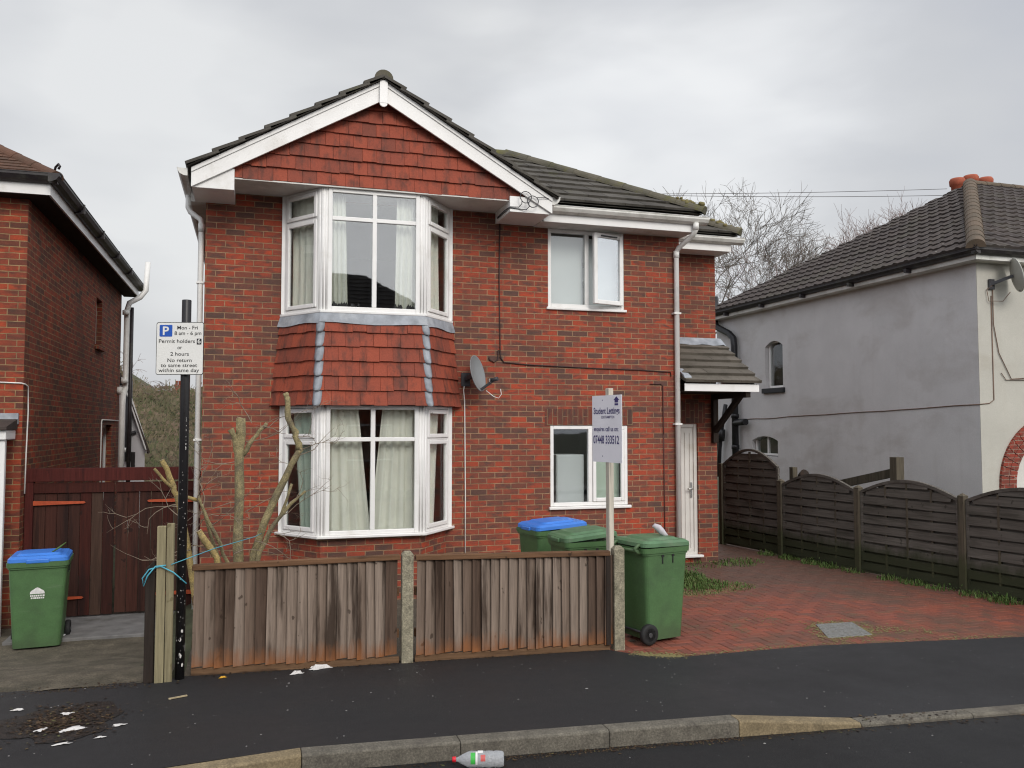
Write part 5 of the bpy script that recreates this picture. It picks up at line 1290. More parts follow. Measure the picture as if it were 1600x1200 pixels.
# ------------------------------------------------------------------ wheelie bins
def frustum(mb, w0, d0, w1, d1, z0, z1, r=.04, n=4, mi=0, dy0=0, dy1=0, cap0=True, cap1=True):
    def loop_(w, d, z, dy):
        return [(x - w / 2, y - d / 2 + dy, z) for x, y in rrect(w, d, r, n)]
    A_, B_ = loop_(w0, d0, z0, dy0), loop_(w1, d1, z1, dy1); k_ = len(A_)
    F = [(i, (i + 1) % k_, k_ + (i + 1) % k_, k_ + i) for i in range(k_)]
    mb.mesh(A_ + B_, F, mi, False)
    if cap0: mb.face(A_[::-1], mi)
    if cap1: mb.face(B_, mi)
def wheelie_bin(label, loc, rz, w, d, h, lid, tilt=0, stickers=()):
    t = thing('wheelie_bin', label, 'wheelie bin', (0, 0, 0), 'wheelie bins')
    m = MB()
    frustum(m, w * .80, d * .76, w * .97, d * .95, .03, h - .07, .045, dy0=-.01)
    frustum(m, w * 1.0, d * 1.0, w * 1.0, d * 1.0, h - .07, h - .035, .05); frustum(m, w * 1.04, d * 1.04, w * 1.05, d * 1.05, h - .05, h, .05)
    body = m.build('body', 'bin_green', t, bevel=.006)
    m = MB()
    for sx in (-1, 1):
        for fy in (-.13, .10):
            m.box(sx * w * .478 - .006, sx * w * .478 + .006, fy * d - .006, fy * d + .006, h - .155, h - .068); m.box(sx * w * .485 - .008, sx * w * .485 + .008, fy * d - .014, fy * d + .014, h - .09, h - .068)
    m.build('slots', 'rubber', body)
    # lid with a raised middle and a deep lip
    m = MB()
    frustum(m, w * 1.07, d * 1.06, w * 1.06, d * 1.05, 0, .035, .06, dy0=.0, dy1=.0); frustum(m, w * 1.06, d * 1.05, w * .96, d * .95, .035, .058, .055, cap0=False)
    frustum(m, w * .80, d * .72, w * .70, d * .60, .056, .078, .05, cap0=False, dy0=-.01, dy1=-.01)
    m.box(-w * .2, w * .2, -d * .56, -d * .5, -.012, .03)
    if lid == 'bin_blue': m.v = [(x * .955, y * .955, z) for x, y, z in m.v]
    ld_ = m.build('lid', lid, t, bevel=.008); ld_.location = (0, 0, h + .002)
    if tilt:
        ld_.location = (0, -d * .5 * (1 - math.cos(R(tilt))), h + .004 + d * .5 * math.sin(R(tilt))); ld_.rotation_euler = (R(tilt), 0, 0)
    m = MB()
    for sx in (-1, 1): m.tube([(sx * w * .36, d * .5, -.03), (sx * w * .36, d * .60, -.015), (sx * w * .36, d * .63, .02), (sx * w * .36, d * .55, .05), (sx * w * .36, d * .46, .05)], .018, 10)
    m.tube([(-w * .42, d * .61, .0), (w * .42, d * .61, .0)], .015, 12); hn = m.build('handle', 'bin_green', t); hn.location = (0, 0, h - .02)
    for (x, y, sw, sl_, a) in stickers:
        m = MB(); ca, sa = math.cos(a), math.sin(a)
        m.prism([(x + ca * p_ - sa * q_, y + sa * p_ + ca * q_, .0605) for p_, q_ in ((-sw, -sl_), (sw, -sl_), (sw * .9, sl_), (-sw, sl_))], (0, 0, .001)); m.build('sticker', 'sticker', ld_)
    m = MB(); m.tube([(-w * .44, d * .40, .1), (w * .44, d * .40, .1)], .012, 8); m.build('axle', 'steel', t)
    for sx in (-1, 1):
        T = Matrix.Translation((sx * w * .46, d * .40, .1)) @ Matrix.Rotation(R(90), 4, 'Y')
        m = MB(); m.lathe([(.062, -.025), (.088, -.027), (.1, -.018), (.1, .018), (.088, .027), (.062, .025)], 28, T); m.lathe([(.0625, .025), (.0625, -.025)], 28, T)
        wh = m.build('wheel', 'rubber', t)
        m = MB(); m.lathe([(.062, -.012), (.062, .012)], 24, T); m.lathe([(.022, -.03), (.022, .03)], 16, T)
        for i in range(9):
            a = 2 * math.pi * i / 9; m.obox((sx * w * .46, d * .40, .1), (0, math.cos(a), math.sin(a)), (0, -math.sin(a), math.cos(a)), (1, 0, 0), .02, .061, -.005, .005, -.014, .014)
        m.build('hub', 'hub', wh)
    t.location = loc; t.rotation_euler = (0, 0, R(rz))
    return t
wheelie_bin('green wheelie bin with its wheel showing, standing on the block drive past the fence end', (3.87, 7.86, 0), 103, .50, .56, .925, 'bin_lid', 1)
wheelie_bin('green wheelie bin with a green lid and white sticker behind the low fence', (3.40, 8.56, -.02), -86, .50, .58, .93, 'bin_lid', 5, [(-.05, -.16, .05, .06, .3)])
wheelie_bin('green wheelie bin with a blue lid behind the low fence', (3.39, 9.48, -.02), -82, .55, .66, .945, 'bin_blue', 3)
lbin = wheelie_bin('green wheelie bin with a blue lid in front of the timber gates', (-2.19, 10.55, -.275), 6, .57, .60, .94, 'bin_blue', 0, [(-.02, .1, .07, .045, .1), (.2, .12, .05, .04, -.2)])
m = MB(); rr = random.Random(3)
sl_ = .0135 * .0
def front(u, z, h=.94):
    f_ = (z - .03) / (h - .10); dd = .60 * (.76 + (.95 - .76) * f_); return (u, -dd / 2 - .01 * (1 - f_) - .0015, z)
for i in range(12):                # white swan-and-house badge, reduced to its blot of white
    a0, a1 = math.pi * i / 12, math.pi * (i + 1) / 12
    m.face([front(.0, .60), front(.07 * math.cos(a0), .60 + .062 * math.sin(a0) * (1 + .12 * math.sin(5 * a0))), front(.07 * math.cos(a1), .60 + .062 * math.sin(a1) * (1 + .12 * math.sin(5 * a1)))][::-1])
for (z, w_) in ((.572, .066), (.548, .060)):
    x = -w_
    while x < w_:
        e = rr.uniform(.010, .018); m.face([front(x, z), front(x + e, z), front(x + e, z + .017), front(x, z + .017)]); x += e + .004
st = m.build('badge', 'sticker', [o for o in C.objects if o.parent == lbin and o.name.startswith('body')][0]) if False else None
b_ = MB(); b_.v, b_.f, b_.m, b_.sm = m.v, m.f, m.m, m.sm
me_o = b_.build('badge', 'sticker'); me_o.parent = lbin
m = MB(); m.tube([(-2.06, 10.42, .742), (-1.99, 10.45, .79), (-1.93, 10.47, .84)], [.006, .012, .004], 6); tag(m.build('leaf', 'weed'), 'long green leaf lying on the blue bin lid by the gates', 'leaf')
# crumpled pale packet on the right-hand bin
m = MB(); rr = random.Random(4); pth = [(3.905, 7.90, 1.095), (3.925, 7.895, 1.105), (3.96, 7.88, 1.085), (3.99, 7.87, 1.05), (4.02, 7.86, 1.02), (4.05, 7.85, 1.008)]
m.tube(pth, [.008, .026, .036, .036, .026, .008], 9); tag(m.build('packet', 'bag'), 'crumpled pale packet left on the lid of the bin on the drive', 'packet')

# ------------------------------------------------------------------ cover plate, growth at the edges
m = MB()
cv = [(5.55, 7.33), (6.06, 7.31), (6.24, 7.84), (5.80, 7.87)]
m.prism([(x, y, -.012) for x, y in cv], (0, 0, .014)); cov = m.build('access_cover', 'iron', bevel=.003); tag(cov, 'square steel access cover set in the red block drive', 'cover')
m = MB(); c0 = Vector((5.91, 7.59, 0))
for i in range(7):
    for j in range(7):
        a = Vector((*cv[0], 0)).lerp(Vector((*cv[1], 0)), (i + .5) / 7); b_ = Vector((*cv[3], 0)).lerp(Vector((*cv[2], 0)), (i + .5) / 7); q_ = a.lerp(b_, (j + .5) / 7)
        s_ = 1 if (i + j) % 2 else -1; m.obox(q_ + Z3 * .002, (.7, .7 * s_, 0), (-.7 * s_, .7, 0), Z3, -.022, .022, -.007, .007, 0, .003)
m.build('tread', 'iron', cov)
def blades(name, spots, mat, kind='stuff', hmin=.04, hmax=.12, seed=1, wid=.006):
    m = MB(); rr = random.Random(seed)
    for (x, y, r_, n_, sc) in spots:
        for _ in range(n_):
            a = rr.uniform(0, 6.28); q = r_ * math.sqrt(rr.random()); bx, by = x + math.cos(a) * q, y + math.sin(a) * q; z = gh(bx, by) * .3 if bx < -.6 else -.01
            h_ = rr.uniform(hmin, hmax) * sc * (1 - .5 * q / r_); t = rr.uniform(0, 6.28); l = rr.uniform(.1, .9) * h_; w_ = wid * rr.uniform(.6, 1.5) * (.6 + .4 * sc)
            s1 = Vector((-math.sin(t), math.cos(t), 0)) * w_; d1 = Vector((math.cos(t), math.sin(t), 0)) * l; b0 = Vector((bx, by, z))
            m.face([b0 - s1, b0 + s1, b0 + s1 * .8 + d1 * .35 + Z3 * h_ * .65, b0 - s1 * .8 + d1 * .35 + Z3 * h_ * .65]); m.face([b0 - s1 * .8 + d1 * .35 + Z3 * h_ * .65, b0 + s1 * .8 + d1 * .35 + Z3 * h_ * .65, b0 + d1 + Z3 * h_])
    return tag(m.build(name, mat), kind=kind)
blades('grass', [(5.75, 10.35, .42, 900, 1.0), (5.5, 10.1, .45, 500, .7), (5.85, 10.75, .25, 400, 1.5), (6.1, 10.1, .35, 300, .6), (7.2, 11.75, .35, 220, .9), (6.6, 11.85, .45, 160, .7), (7.5, 11.9, .3, 120, .7)] +
       [(8.36 - i * .0 + (12.6 - y) * .115 - .12, y, .2, rn, sc) for i, (y, rn, sc) in enumerate([(12.4, 160, 1), (11.9, 220, 1.0), (11.4, 260, 1.1), (11.0, 200, 1), (10.55, 120, .9), (9.9, 160, .9), (9.5, 180, 1.0), (9.1, 120, .9), (8.6, 140, 1.0), (8.2, 200, 1.2), (7.7, 160, 1), (7.2, 160, 1)])], 'grass', seed=3)
def leaves(name, spots, mat, seed=1, size=.03, kind='stuff'):
    m = MB(); rr = random.Random(seed)
    for (x, y, r_, h_, n_) in spots:
        for _ in range(n_):
            a = rr.uniform(0, 6.28); q = r_ * rr.random() ** .6; c_ = Vector((x + math.cos(a) * q, y + math.sin(a) * q, rr.uniform(0, h_) * (1 - .6 * q / r_)))
            t, e = rr.uniform(0, 6.28), rr.uniform(-.5, .7); d1 = Vector((math.cos(t) * math.cos(e), math.sin(t) * math.cos(e), math.sin(e))); s1 = Vector((-math.sin(t), math.cos(t), rr.uniform(-.3, .3))); L = size * rr.uniform(.6, 1.5)
            m.face([c_, c_ + d1 * L * .5 + s1 * L * .3, c_ + d1 * L, c_ + d1 * L * .5 - s1 * L * .3])
    o = m.build(name, mat)
    return tag(o, kind=kind) if kind else o
leaves('weeds', [(5.82, 10.72, .26, .28, 260), (5.6, 10.45, .22, .14, 120), (8.52, 11.3, .22, .14, 60), (8.75, 8.9, .2, .14, 50), (8.85, 8.3, .25, .18, 80)], 'weed', 4)
# moss and grit along edges of the drive and round the cover
m = MB(); rr = random.Random(77)
def crumbs(mb, pts, n_, spread, smin, smax, z=.0):
    for _ in range(n_):
        i = rr.randrange(len(pts) - 1); t = rr.random(); a, b_ = pts[i], pts[i + 1]
        x, y = a[0] + (b_[0] - a[0]) * t + rr.gauss(0, spread), a[1] + (b_[1] - a[1]) * t + rr.gauss(0, spread); r_ = rr.uniform(smin, smax)
        k_ = rr.randint(4, 6); ph = rr.uniform(0, 6)
        P = [Vector((x + math.cos(ph + 6.283 * q / k_) * r_ * rr.uniform(.7, 1.2), y + math.sin(ph + 6.283 * q / k_) * r_ * rr.uniform(.7, 1.2), z)) for q in range(k_)]; tp = Vector((x, y, z + r_ * .35))
        for q in range(k_): mb.face([P[q], P[(q + 1) % k_], tp])
crumbs(m, cv + [cv[0]], 900, .07, .004, .016, -.003); crumbs(m, [(6.1, 7.6), (6.45, 7.45), (6.9, 7.1)], 300, .10, .004, .014, -.003)
crumbs(m, [(3.5, 7.30), (3.77, 7.17), (4.4, 7.16), (5.22, 7.16), (6.4, 7.0), (7.45, 6.85)], 800, .035, .003, .012, -.002); crumbs(m, [(3.45, 7.35), (3.62, 7.22), (3.8, 7.17)], 600, .05, .004, .014, -.002)
crumbs(m, [(5.2, 9.75), (5.6, 9.75), (6.0, 9.9), (6.4, 10.2)], 700, .10, .004, .014, -.003); crumbs(m, [(4.6, 7.9), (5.3, 8.1), (5.5, 8.4)], 200, .12, .003, .01, -.003)
tag(m.build('moss', 'moss'), kind='stuff')
m = MB(); rr = random.Random(78)
gut = [(x, interp(x, KB) - .16) for x in (-.4, .34, 1.37, 2.41, 3.38, 4.35, 6.5)]
crumbs(m, gut, 900, .018, .002, .008, -.114); crumbs(m, gut[2:5], 400, .022, .003, .012, -.114); crumbs(m, [(x, interp(x, BACK) - .02) for x in (-.4, 1, 2.2, 3.2)], 500, .02, .002, .008, .002); crumbs(m, [(-3, 7.72), (-1.5, 7.70), (-.85, 7.68)], 500, .05, .002, .01, .002)
tag(m.build('gutter_dirt', 'dead_leaf'), kind='stuff')

# ------------------------------------------------------------------ pruned shrub in the front garden
sh = thing('pruned_shrub', 'hard-pruned bare shrub with mossy cut stems in the front garden', 'shrub', (0, 9.5, 0))
rr = random.Random(51)
def stem(mb, pts, r0, r1, n=10):
    P = [Vector(p) for p in pts]; out = [P[0]]; 
    for a, b_ in zip(P, P[1:]):
        for f_ in (.33, .66, 1): out.append(a.lerp(b_, f_) + Vector((rr.gauss(0, .006), rr.gauss(0, .006), 0)) * (1 if f_ < 1 else 0))
    k_ = len(out); rad = [(r0 + (r1 - r0) * i / (k_ - 1)) * (1 + rr.uniform(-.12, .16)) for i in range(k_)]
    mb.tube(out, rad, n)
m = MB()
stem(m, [(-.10, 9.6, 0), (-.12, 9.6, .9), (-.12, 9.6, 1.7), (-.11, 9.6, 2.20)], .056, .046); stem(m, [(-.12, 9.6, 1.72), (-.16, 9.58, 1.95), (-.21, 9.57, 2.08)], .035, .03)
stem(m, [(-.09, 9.6, 1.80), (.02, 9.6, 1.98), (.12, 9.62, 2.10), (.16, 9.62, 2.14)], .025, .02)
m.build('stem', 'bark', sh)
m = MB(); stem(m, [(-.02, 9.62, 0), (.05, 9.62, .75), (.22, 9.6, 1.25), (.42, 9.58, 1.70), (.52, 9.58, 1.88)], .044, .034); stem(m, [(.50, 9.58, 1.86), (.46, 9.58, 2.05), (.38, 9.58, 2.2), (.37, 9.58, 2.42), (.35, 9.58, 2.47)], .036, .028); m.build('stem', 'bark', sh)
m = MB(); stem(m, [(.0, 9.55, 0), (.10, 9.5, .78), (.25, 9.46, 1.08), (.38, 9.42, 1.25), (.56, 9.4, 1.42)], .03, .012); stem(m, [(.30, 9.45, 1.14), (.36, 9.42, 1.3), (.42, 9.42, 1.50)], .018, .014); m.build('stem', 'bark', sh)
m = MB(); stem(m, [(-.16, 9.3, 0), (-.2, 9.25, .70), (-.34, 9.1, 1.05), (-.42, 9.05, 1.22), (-.46, 9.03, 1.34)], .021, .014); stem(m, [(-.2, 9.35, 0), (-.28, 9.3, .7), (-.42, 9.2, 1.15), (-.50, 9.15, 1.42)], .018, .012); m.build('stem', 'bark', sh)
m = MB(); stem(m, [(-.25, 9.1, 0), (-.31, 9.05, .80), (-.48, 9.0, 1.08)], .034, .03); m.build('stem', 'bark_y', sh)
m = MB(); stem(m, [(-.45, 9.2, 0), (-.60, 9.05, 1.0), (-.68, 9.0, 1.40), (-.72, 9.0, 1.52), (-.835, 9.0, 1.78)], .032, .026); stem(m, [(-.71, 9.0, 1.50), (-.82, 8.98, 1.60), (-.90, 8.97, 1.70)], .018, .013); stem(m, [(-.66, 9, 1.44), (-.58, 9, 1.41), (-.5, 9.05, 1.38)], .016, .02); m.build('stem', 'bark_y', sh)
m = MB()
for p_, q_, r_ in (((-.11, 9.6, 2.198), (-.108, 9.6, 2.206), .044), ((.35, 9.58, 2.468), (.349, 9.58, 2.474), .027), ((-.835, 9, 1.778), (-.838, 9, 1.784), .026), ((-.48, 9, 1.078), (-.484, 9, 1.084), .029)): m.tube([p_, q_], r_, 10)
m.build('cut_ends', 'bark_p', sh)
def twig(mb, p, d, L, r, lvl, rng, up=.25, n=3, kink=.35, seg=5, fork=.5):
    pts = [p.copy()]; q = p.copy(); d = d.normalized()
    for i in range(seg):
        d = (d + Vector((rng.gauss(0, kink), rng.gauss(0, kink), rng.gauss(0, kink) + up * .2))).normalized(); q = q + d * (L / seg); pts.append(q.copy())
        if lvl > 0 and rng.random() < fork:
            dd = (d + Vector((rng.gauss(0, .8), rng.gauss(0, .8), rng.gauss(.15, .6)))).normalized(); twig(mb, q, dd, L * rng.uniform(.35, .65), r * .6, lvl - 1, rng, up, n, kink, max(3, seg - 1), fork)
    mb.tube(pts, [r * (1 - .75 * i / seg) for i in range(seg + 1)], n, cap=False)
m = MB(); rg = random.Random(61)
for (p_, d_, L) in [((-.1, 9.58, 1.75), (-1, .1, -.45), .75), ((-.05, 9.6, 1.95), (1, 0, .5), .7), ((.1, 9.6, 2.1), (.9, -.2, -.15), .5), ((.0, 9.6, 2.15), (-1, -.1, .6), .5), ((.12, 9.6, 2.12), (.7, -.1, .5), .45), ((-.1, 9.6, 1.3), (-1, -.1, .05), .6),
                   ((-.05, 9.6, 1.2), (1, -.2, .35), .6), ((.5, 9.5, 1.8), (.9, -.3, .1), .5), ((.5, 9.5, 1.85), (.6, -.3, .5), .4), ((.3, 9.45, 1.15), (1, -.2, .7), .65), ((.2, 9.45, 1.0), (1, -.3, -.05), .6), ((.4, 9.42, 1.3), (.6, -.2, .8), .55), ((.05, 9.5, .9), (.9, -.4, .25), .5), ((.42, 9.58, 2.0), (1, -.2, -.1), .35),
                   ((-.6, 9.0, 1.3), (-1, -.1, .1), .6), ((-.62, 9.0, 1.2), (-1, -.2, .25), .6), ((-.65, 9, 1.35), (-.9, 0, -.25), .5), ((-.5, 9.1, 1.4), (.1, 0, 1), .55), ((-.45, 9.1, 1.3), (.3, -.1, 1), .6), ((-.48, 9.1, 1.2), (-.1, 0, 1), .7), ((-.5, 9.1, 1.1), (.2, -.1, .9), .6), ((-.4, 9.1, 1.1), (.4, -.1, .9), .5), ((-.42, 9.1, .9), (-.2, 0, 1), .7), ((-.55, 9, .9), (-.8, -.1, .5), .5), ((-.15, 9.3, .8), (.8, -.1, .5), .6)]:
    twig(m, Vector(p_), Vector(d_), L, .0062, 3, rg, .1, 3, .28, 6, .42)
m.build('twigs', 'twig_p', sh)

# ------------------------------------------------------------------ trees beyond
def bare_tree(name, label, base, H, spread, seed, mat='twig', lean=(0, 0), group='bare winter trees', minr=.008, lvls=5, r0=.22, droop=0, nsub=(3, 4)):
    t = thing(name, label, 'tree', base, group); rg = random.Random(seed); tr = MB(); cr = MB()
    def grow(p, d, L, r, lvl):
        seg = 4; pts = [p]; q = p; rad = [r]
        for i in range(seg):
            d = (d + Vector((rg.gauss(0, .13), rg.gauss(0, .13), rg.gauss(.03, .08) - droop * (lvls - lvl)))).normalized(); q = q + d * (L / seg); pts.append(q); rad.append(max(minr * .6, r * (1 - .42 * (i + 1) / seg)))
        (tr if lvl >= lvls - 1 else cr).tube(pts, rad, 7 if lvl >= lvls - 1 else (4 if lvl > 2 else 3), cap=False)
        if lvl <= 0: return
        for k_ in range(rg.randint(*nsub)):
            f_ = rg.uniform(.45, 1.0) if k_ else 1.0; i = min(seg, max(1, round(f_ * seg))); a = rg.uniform(0, 6.283); s_ = spread * rg.uniform(.6, 1.25)
            ax = d.orthogonal().normalized(); ax.rotate(Matrix.Rotation(a, 3, d)); nd = (d * math.cos(s_) + ax * math.sin(s_)).normalized()
            grow(pts[i], nd, L * rg.uniform(.62, .86), max(minr, rad[i] * rg.uniform(.5, .72)), lvl - 1)
    grow(Vector(base) - Z3 * .3, Vector((lean[0], lean[1], 1)), H * .28, r0, lvls)
    tr.build('trunk', 'bark_d', t); cr.build('crown', mat, t); return t
bare_tree('bare_tree', 'wide bare tree rising behind the roof at the right of the brick house', (18.2, 30, 0), 15.0, .60, 5, 'twig_t', lvls=7, minr=.008, r0=.26, nsub=(2, 4))
bare_tree('bare_tree', 'reddish bare tree behind the dark roof, farther right along the ridge', (31.5, 38, 0), 19.0, .55, 18, 'twig_r', lvls=7, minr=.009, r0=.24, nsub=(3, 4))
bare_tree('bare_tree', 'lower bare tree showing between the wide tree and the dark roof', (28.0, 39, 0), 16.0, .58, 15, 'twig_r', lvls=6, minr=.010, r0=.2, nsub=(3, 3))
bare_tree('birch_tree', 'drooping reddish birch above the bank at the left', (-5.8, 44, 1.5), 6.4, .5, 12, 'twig_r', lvls=5, minr=.010, r0=.12, droop=.05, nsub=(3, 4))
bare_tree('birch_tree', 'thin bare tree above the bank beside the sign pole', (-2.6, 52, 2.5), 3.6, .5, 4, 'twig_r', lvls=5, minr=.010, r0=.10, droop=.02, nsub=(3, 3))

# overgrown bank behind the gates
def bh(x, y):
    b_ = 3.9 * sstep(27, 46, y) - .4
    return b_ + 1.75 * sstep(-4.6, -7.2, x) * sstep(34, 46, y) + .25 * math.sin(x * .9 + y * .35) * sstep(27, 34, y)
bx = [-30 + i * 1.0 for i in range(40)]; by_ = [26 + i * 1.0 for i in range(26)] + [56, 66]
m = MB(); m.mesh([(x, y, bh(x, y)) for y in by_ for x in bx], [(j * 40 + i, j * 40 + i + 1, (j + 1) * 40 + i + 1, (j + 1) * 40 + i) for j in range(len(by_) - 1) for i in range(39)], 0, True)
tag(m.build('hillside', 'bank'), kind='structure')
m = MB(); rr = random.Random(91)
for _ in range(24000):
    y = rr.uniform(27, 48); x = rr.uniform(-.27 * y + 3.2 - 6.5, -.27 * y + 9.5); z0 = bh(x, y)
    cl = .5 + .5 * math.sin(x * 2.3 + 1.7 * math.sin(y * .8)); z = z0 + rr.random() ** 1.5 * (.25 + .5 * cl); L = rr.uniform(.08, .24); t = rr.uniform(0, 6.28)
    d1 = Vector((math.cos(t), .45 + .3 * rr.random(), .2 + abs(math.sin(t)))).normalized(); s1 = Vector((d1.z, rr.uniform(-.2, .2), -d1.x)).normalized()
    if rr.random() < .45: m.face([(x, y, z), Vector((x, y, z)) + d1 * L * 2.5 + s1 * .012, Vector((x, y, z)) + d1 * L * 2.5 - s1 * .012])
    else: c_ = Vector((x, y, z)); m.face([c_, c_ + d1 * L * .5 + s1 * L * .4, c_ + d1 * L, c_ + d1 * L * .5 - s1 * L * .4])
tag(m.build('undergrowth', 'ivy'), kind='stuff')

# two telephone wires crossing behind the roofs
m = MB()
def sag(p, q, s_, n_=24): return [Vector(p).lerp(Vector(q), i / n_) - Z3 * s_ * 4 * (i / n_) * (1 - i / n_) for i in range(n_ + 1)]
m.tube(sag((13.4, 28, 10.62), (27.4, 28, 11.97), .05), .010, 4, cap=False); tag(m.build('telephone_wire', 'wire'), 'upper of the two dark wires crossing the sky behind the right roof', 'wire', 'overhead wires')
m = MB(); m.tube(sag((13.4, 28, 10.58), (27.2, 28, 11.68), .06), .010, 4, cap=False); tag(m.build('telephone_wire', 'wire'), 'lower of the two dark wires crossing the sky behind the right roof', 'wire', 'overhead wires')

# ------------------------------------------------------------------ litter
leaf_c = (-1.27, 6.86)
m = MB(); rr = random.Random(33)
def blob(mb, cx_, cy_, rx_, ry_, z, n_=40, jit=.12, mi=0):
    P = []
    for i in range(n_):
        a = 6.283 * i / n_; q = 1 + jit * (math.sin(3 * a + cx_) + .6 * math.sin(7 * a) + rr.uniform(-.5, .5)); P.append((cx_ + rx_ * q * math.cos(a), cy_ + ry_ * q * math.sin(a), z))
    mb.face(P, mi)
blob(m, *leaf_c, .40, .40, .004)
tag(m.build('leaf_mould', 'leaf_mould'), kind='stuff')
m = MB()
for _ in range(1100):
    a = rr.uniform(0, 6.28); q = abs(rr.gauss(0, .55)); 
    if q > 1.5: continue
    x, y = leaf_c[0] + .38 * q * math.cos(a), leaf_c[1] + .40 * q * math.sin(a); t = rr.uniform(0, 6.28); L = rr.uniform(.012, .04); d1 = Vector((math.cos(t), math.sin(t), rr.uniform(-.03, .15))) * L; s1 = Vector((-math.sin(t), math.cos(t), rr.uniform(-.2, .2))) * L * .35; c_ = Vector((x, y, .005 + rr.random() * .006))
    m.face([c_, c_ + d1 * .5 + s1, c_ + d1, c_ + d1 * .5 - s1])
for _ in range(260):        # leaves blown along kerb and fence
    f_ = rr.random()
    if f_ < .45: x = rr.uniform(.3, 6); y = interp(x, KB) - .15 - abs(rr.gauss(0, .05)); z = -.112
    elif f_ < .7: x = rr.uniform(4.4, 5.2); y = interp(x, KB) - rr.uniform(.0, .16); z = interp(x, KZ) + .006
    elif f_ < .85: x = rr.uniform(-.45, 3.3); y = interp(x, BACK) - abs(rr.gauss(0, .04)); z = .006
    else: x = rr.uniform(-1.2, -.5); y = 7.7 + rr.gauss(0, .06); z = .006
    t = rr.uniform(0, 6.28); L = rr.uniform(.01, .035); d1 = Vector((math.cos(t), math.sin(t), rr.uniform(-.1, .3))) * L; s1 = Vector((-math.sin(t), math.cos(t), 0)) * L * .35; c_ = Vector((x, y, z))
    m.face([c_, c_ + d1 * .5 + s1, c_ + d1, c_ + d1 * .5 - s1])
tag(m.build('dead_leaves', 'dead_leaf'), kind='stuff')
def scrap(label, x, y, z, lx, ly, hz, rot, mat='paper', seed=1, cat='paper scrap', name='paper_scrap', group='scraps of white litter'):
    lx *= 1.35; ly *= 1.3; m = MB(); rg = random.Random(seed); n_ = 5; ca, sa = math.cos(rot), math.sin(rot); vs = []
    for j in range(n_ + 1):
        for i in range(n_ + 1):
            u, v = (i / n_ - .5) * 2, (j / n_ - .5) * 2; k_ = 1 - .25 * u * u * v * v; w_ = 1 + .35 * math.sin(3 * math.atan2(v, u) + seed) * max(abs(u), abs(v)); u2, v2 = u * k_ * w_ * lx + rg.gauss(0, lx * .12), v * k_ * w_ * ly + rg.gauss(0, ly * .12)
            vs.append((x + ca * u2 - sa * v2, y + sa * u2 + ca * v2, z + .004 + hz * max(0, (1 - u * u) * (1 - v * v) + rg.gauss(0, .25))))
    m.mesh(vs, [(j * (n_ + 1) + i, j * (n_ + 1) + i + 1, (j + 1) * (n_ + 1) + i + 1, (j + 1) * (n_ + 1) + i) for j in range(n_) for i in range(n_)], 0, False)
    return tag(m.build(name, mat), label, cat, group)
scrap('crumpled white wrapper against the foot of the fence', .60, 7.70, 0, .065, .028, .035, .1, seed=2)
scrap('small white scrap just left of the wrapper by the fence', .40, 7.60, 0, .035, .02, .02, .2, seed=3)
scrap('largest white scrap in the middle of the leaf patch', -1.16, 6.66, .004, .055, .030, .012, .4, seed=4)
scrap('white scrap at the far left corner of the leaf patch', -1.63, 7.23, .002, .028, .018, .008, .3, seed=5)
scrap('white scrap near the back of the leaf patch', -1.26, 7.02, .004, .03, .02, .008, -.2, seed=6)
scrap('white scrap left of the largest one on the leaves', -1.36, 6.70, .004, .028, .018, .008, .8, seed=7)
scrap('white scrap on the tarmac right of the leaf patch', -.86, 6.66, .002, .03, .018, .006, .1, seed=8)
scrap('small white scrap at the near right of the leaf patch', -.95, 6.44, .002, .022, .012, .004, .1, seed=9)
scrap('white scrap at the near edge of the leaf patch', -1.17, 6.38, .002, .036, .014, .006, .2, seed=10)
m = MB(); m.bar((-.58, 7.17, .008), (-.45, 7.22, .008), .018, .008); tag(m.build('stick', 'bark_p'), 'short pale stick lying on the dark footway', 'stick')
scrap('yellow wrapper scrap beside the foot of the sign pole', -.20, 7.66, 0, .02, .012, .01, .3, 'orange_litter', 3, 'wrapper', 'wrapper_scrap', None)
m = MB(); rr = random.Random(71)
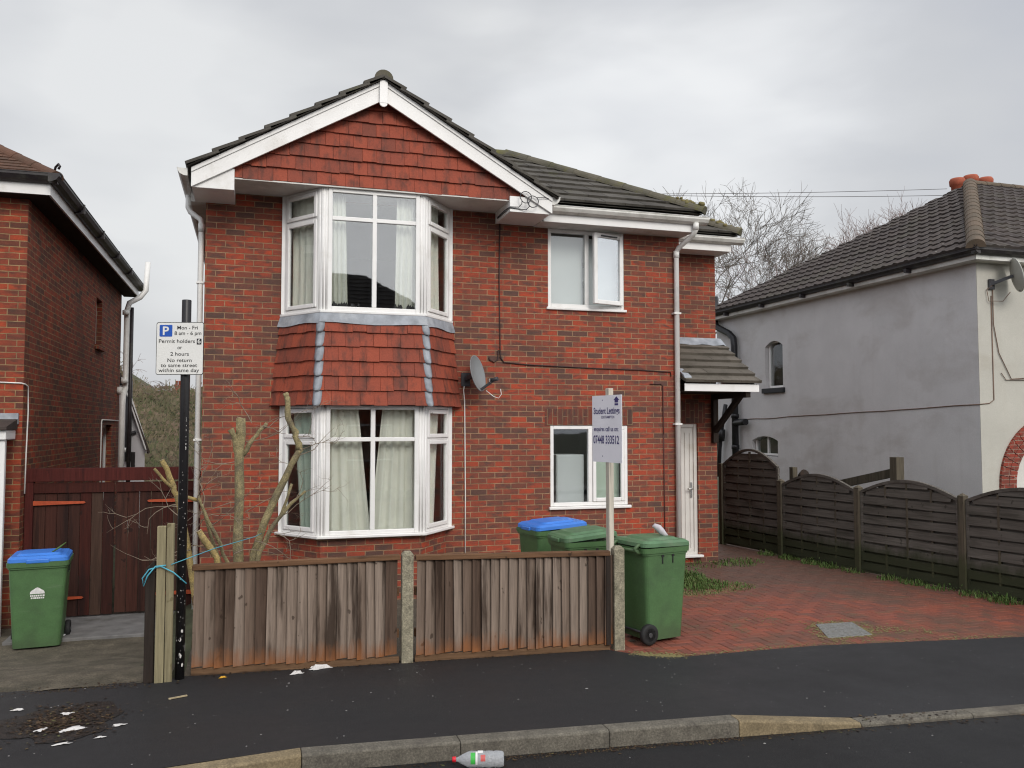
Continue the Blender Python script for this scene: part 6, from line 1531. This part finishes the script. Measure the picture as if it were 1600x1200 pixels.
for _ in range(300):
    x = rr.uniform(-2, 8); 
    if rr.random() < .72: y = rr.uniform(interp(x, KB) + .05, interp(x, BACK) - .05); t_ = (y - interp(x, BACK)) / (interp(x, KB) - interp(x, BACK)); z = pz(x, t_) + .003
    else: y = rr.uniform(4.3, interp(x, KB) - .2); z = -.112
    r_ = rr.uniform(.002, .007) * (1.8 if rr.random() < .06 else .9); a = rr.uniform(0, 3)
    m.face([(x + math.cos(a + q * 1.57) * r_ * (1.6 if q % 2 else .8), y + math.sin(a + q * 1.57) * r_, z + (.002 if q == 0 else 0)) for q in range(4)])
tag(m.build('grit', 'grit'), kind='stuff')

# plastic bottle in the gutter
bt = thing('plastic_bottle', 'empty clear plastic bottle with a red cap lying in the gutter', 'bottle', (1.46, 5.47, -.115))
T = Matrix.Translation((1.285, 5.535, -.062)) @ Matrix.Rotation(R(-15), 4, 'Z') @ Matrix.Rotation(R(90), 4, 'Y')
prof = [(.014, .02), (.014, .035), (.02, .045), (.036, .075), (.047, .10), (.051, .115), (.051, .15), (.049, .158), (.051, .166), (.051, .205), (.0485, .213), (.051, .221), (.051, .262), (.049, .27), (.051, .278), (.051, .315), (.046, .332), (.035, .337), (.001, .33)]
m = MB(); m.lathe(prof, 24, T); m.build('bottle_body', 'pet', bt, weld=True)
m = MB(); m.lathe([(.001, 0), (.0165, .0), (.0175, .003), (.0175, .022), (.0165, .024), (.013, .024)], 18, T); m.build('cap', 'red_plastic', bt)
m = MB()
def lab(z0, z1, a0, a1, mi):
    for i in range(8):
        b0, b1 = a0 + (a1 - a0) * i / 8, a0 + (a1 - a0) * (i + 1) / 8
        m.face([T @ Vector((.0518 * math.cos(a), .0518 * math.sin(a), z)) for a, z in ((b0, z0), (b0, z1), (b1, z1), (b1, z0))], mi)
lab(.120, .150, R(-160), R(-75), 0); lab(.152, .165, R(-170), R(-70), 2); lab(.185, .215, R(-140), R(-95), 1); lab(.166, .20, R(160), R(205), 2)
m.build('label', ['green_label', 'red_label', 'sticker'], bt)
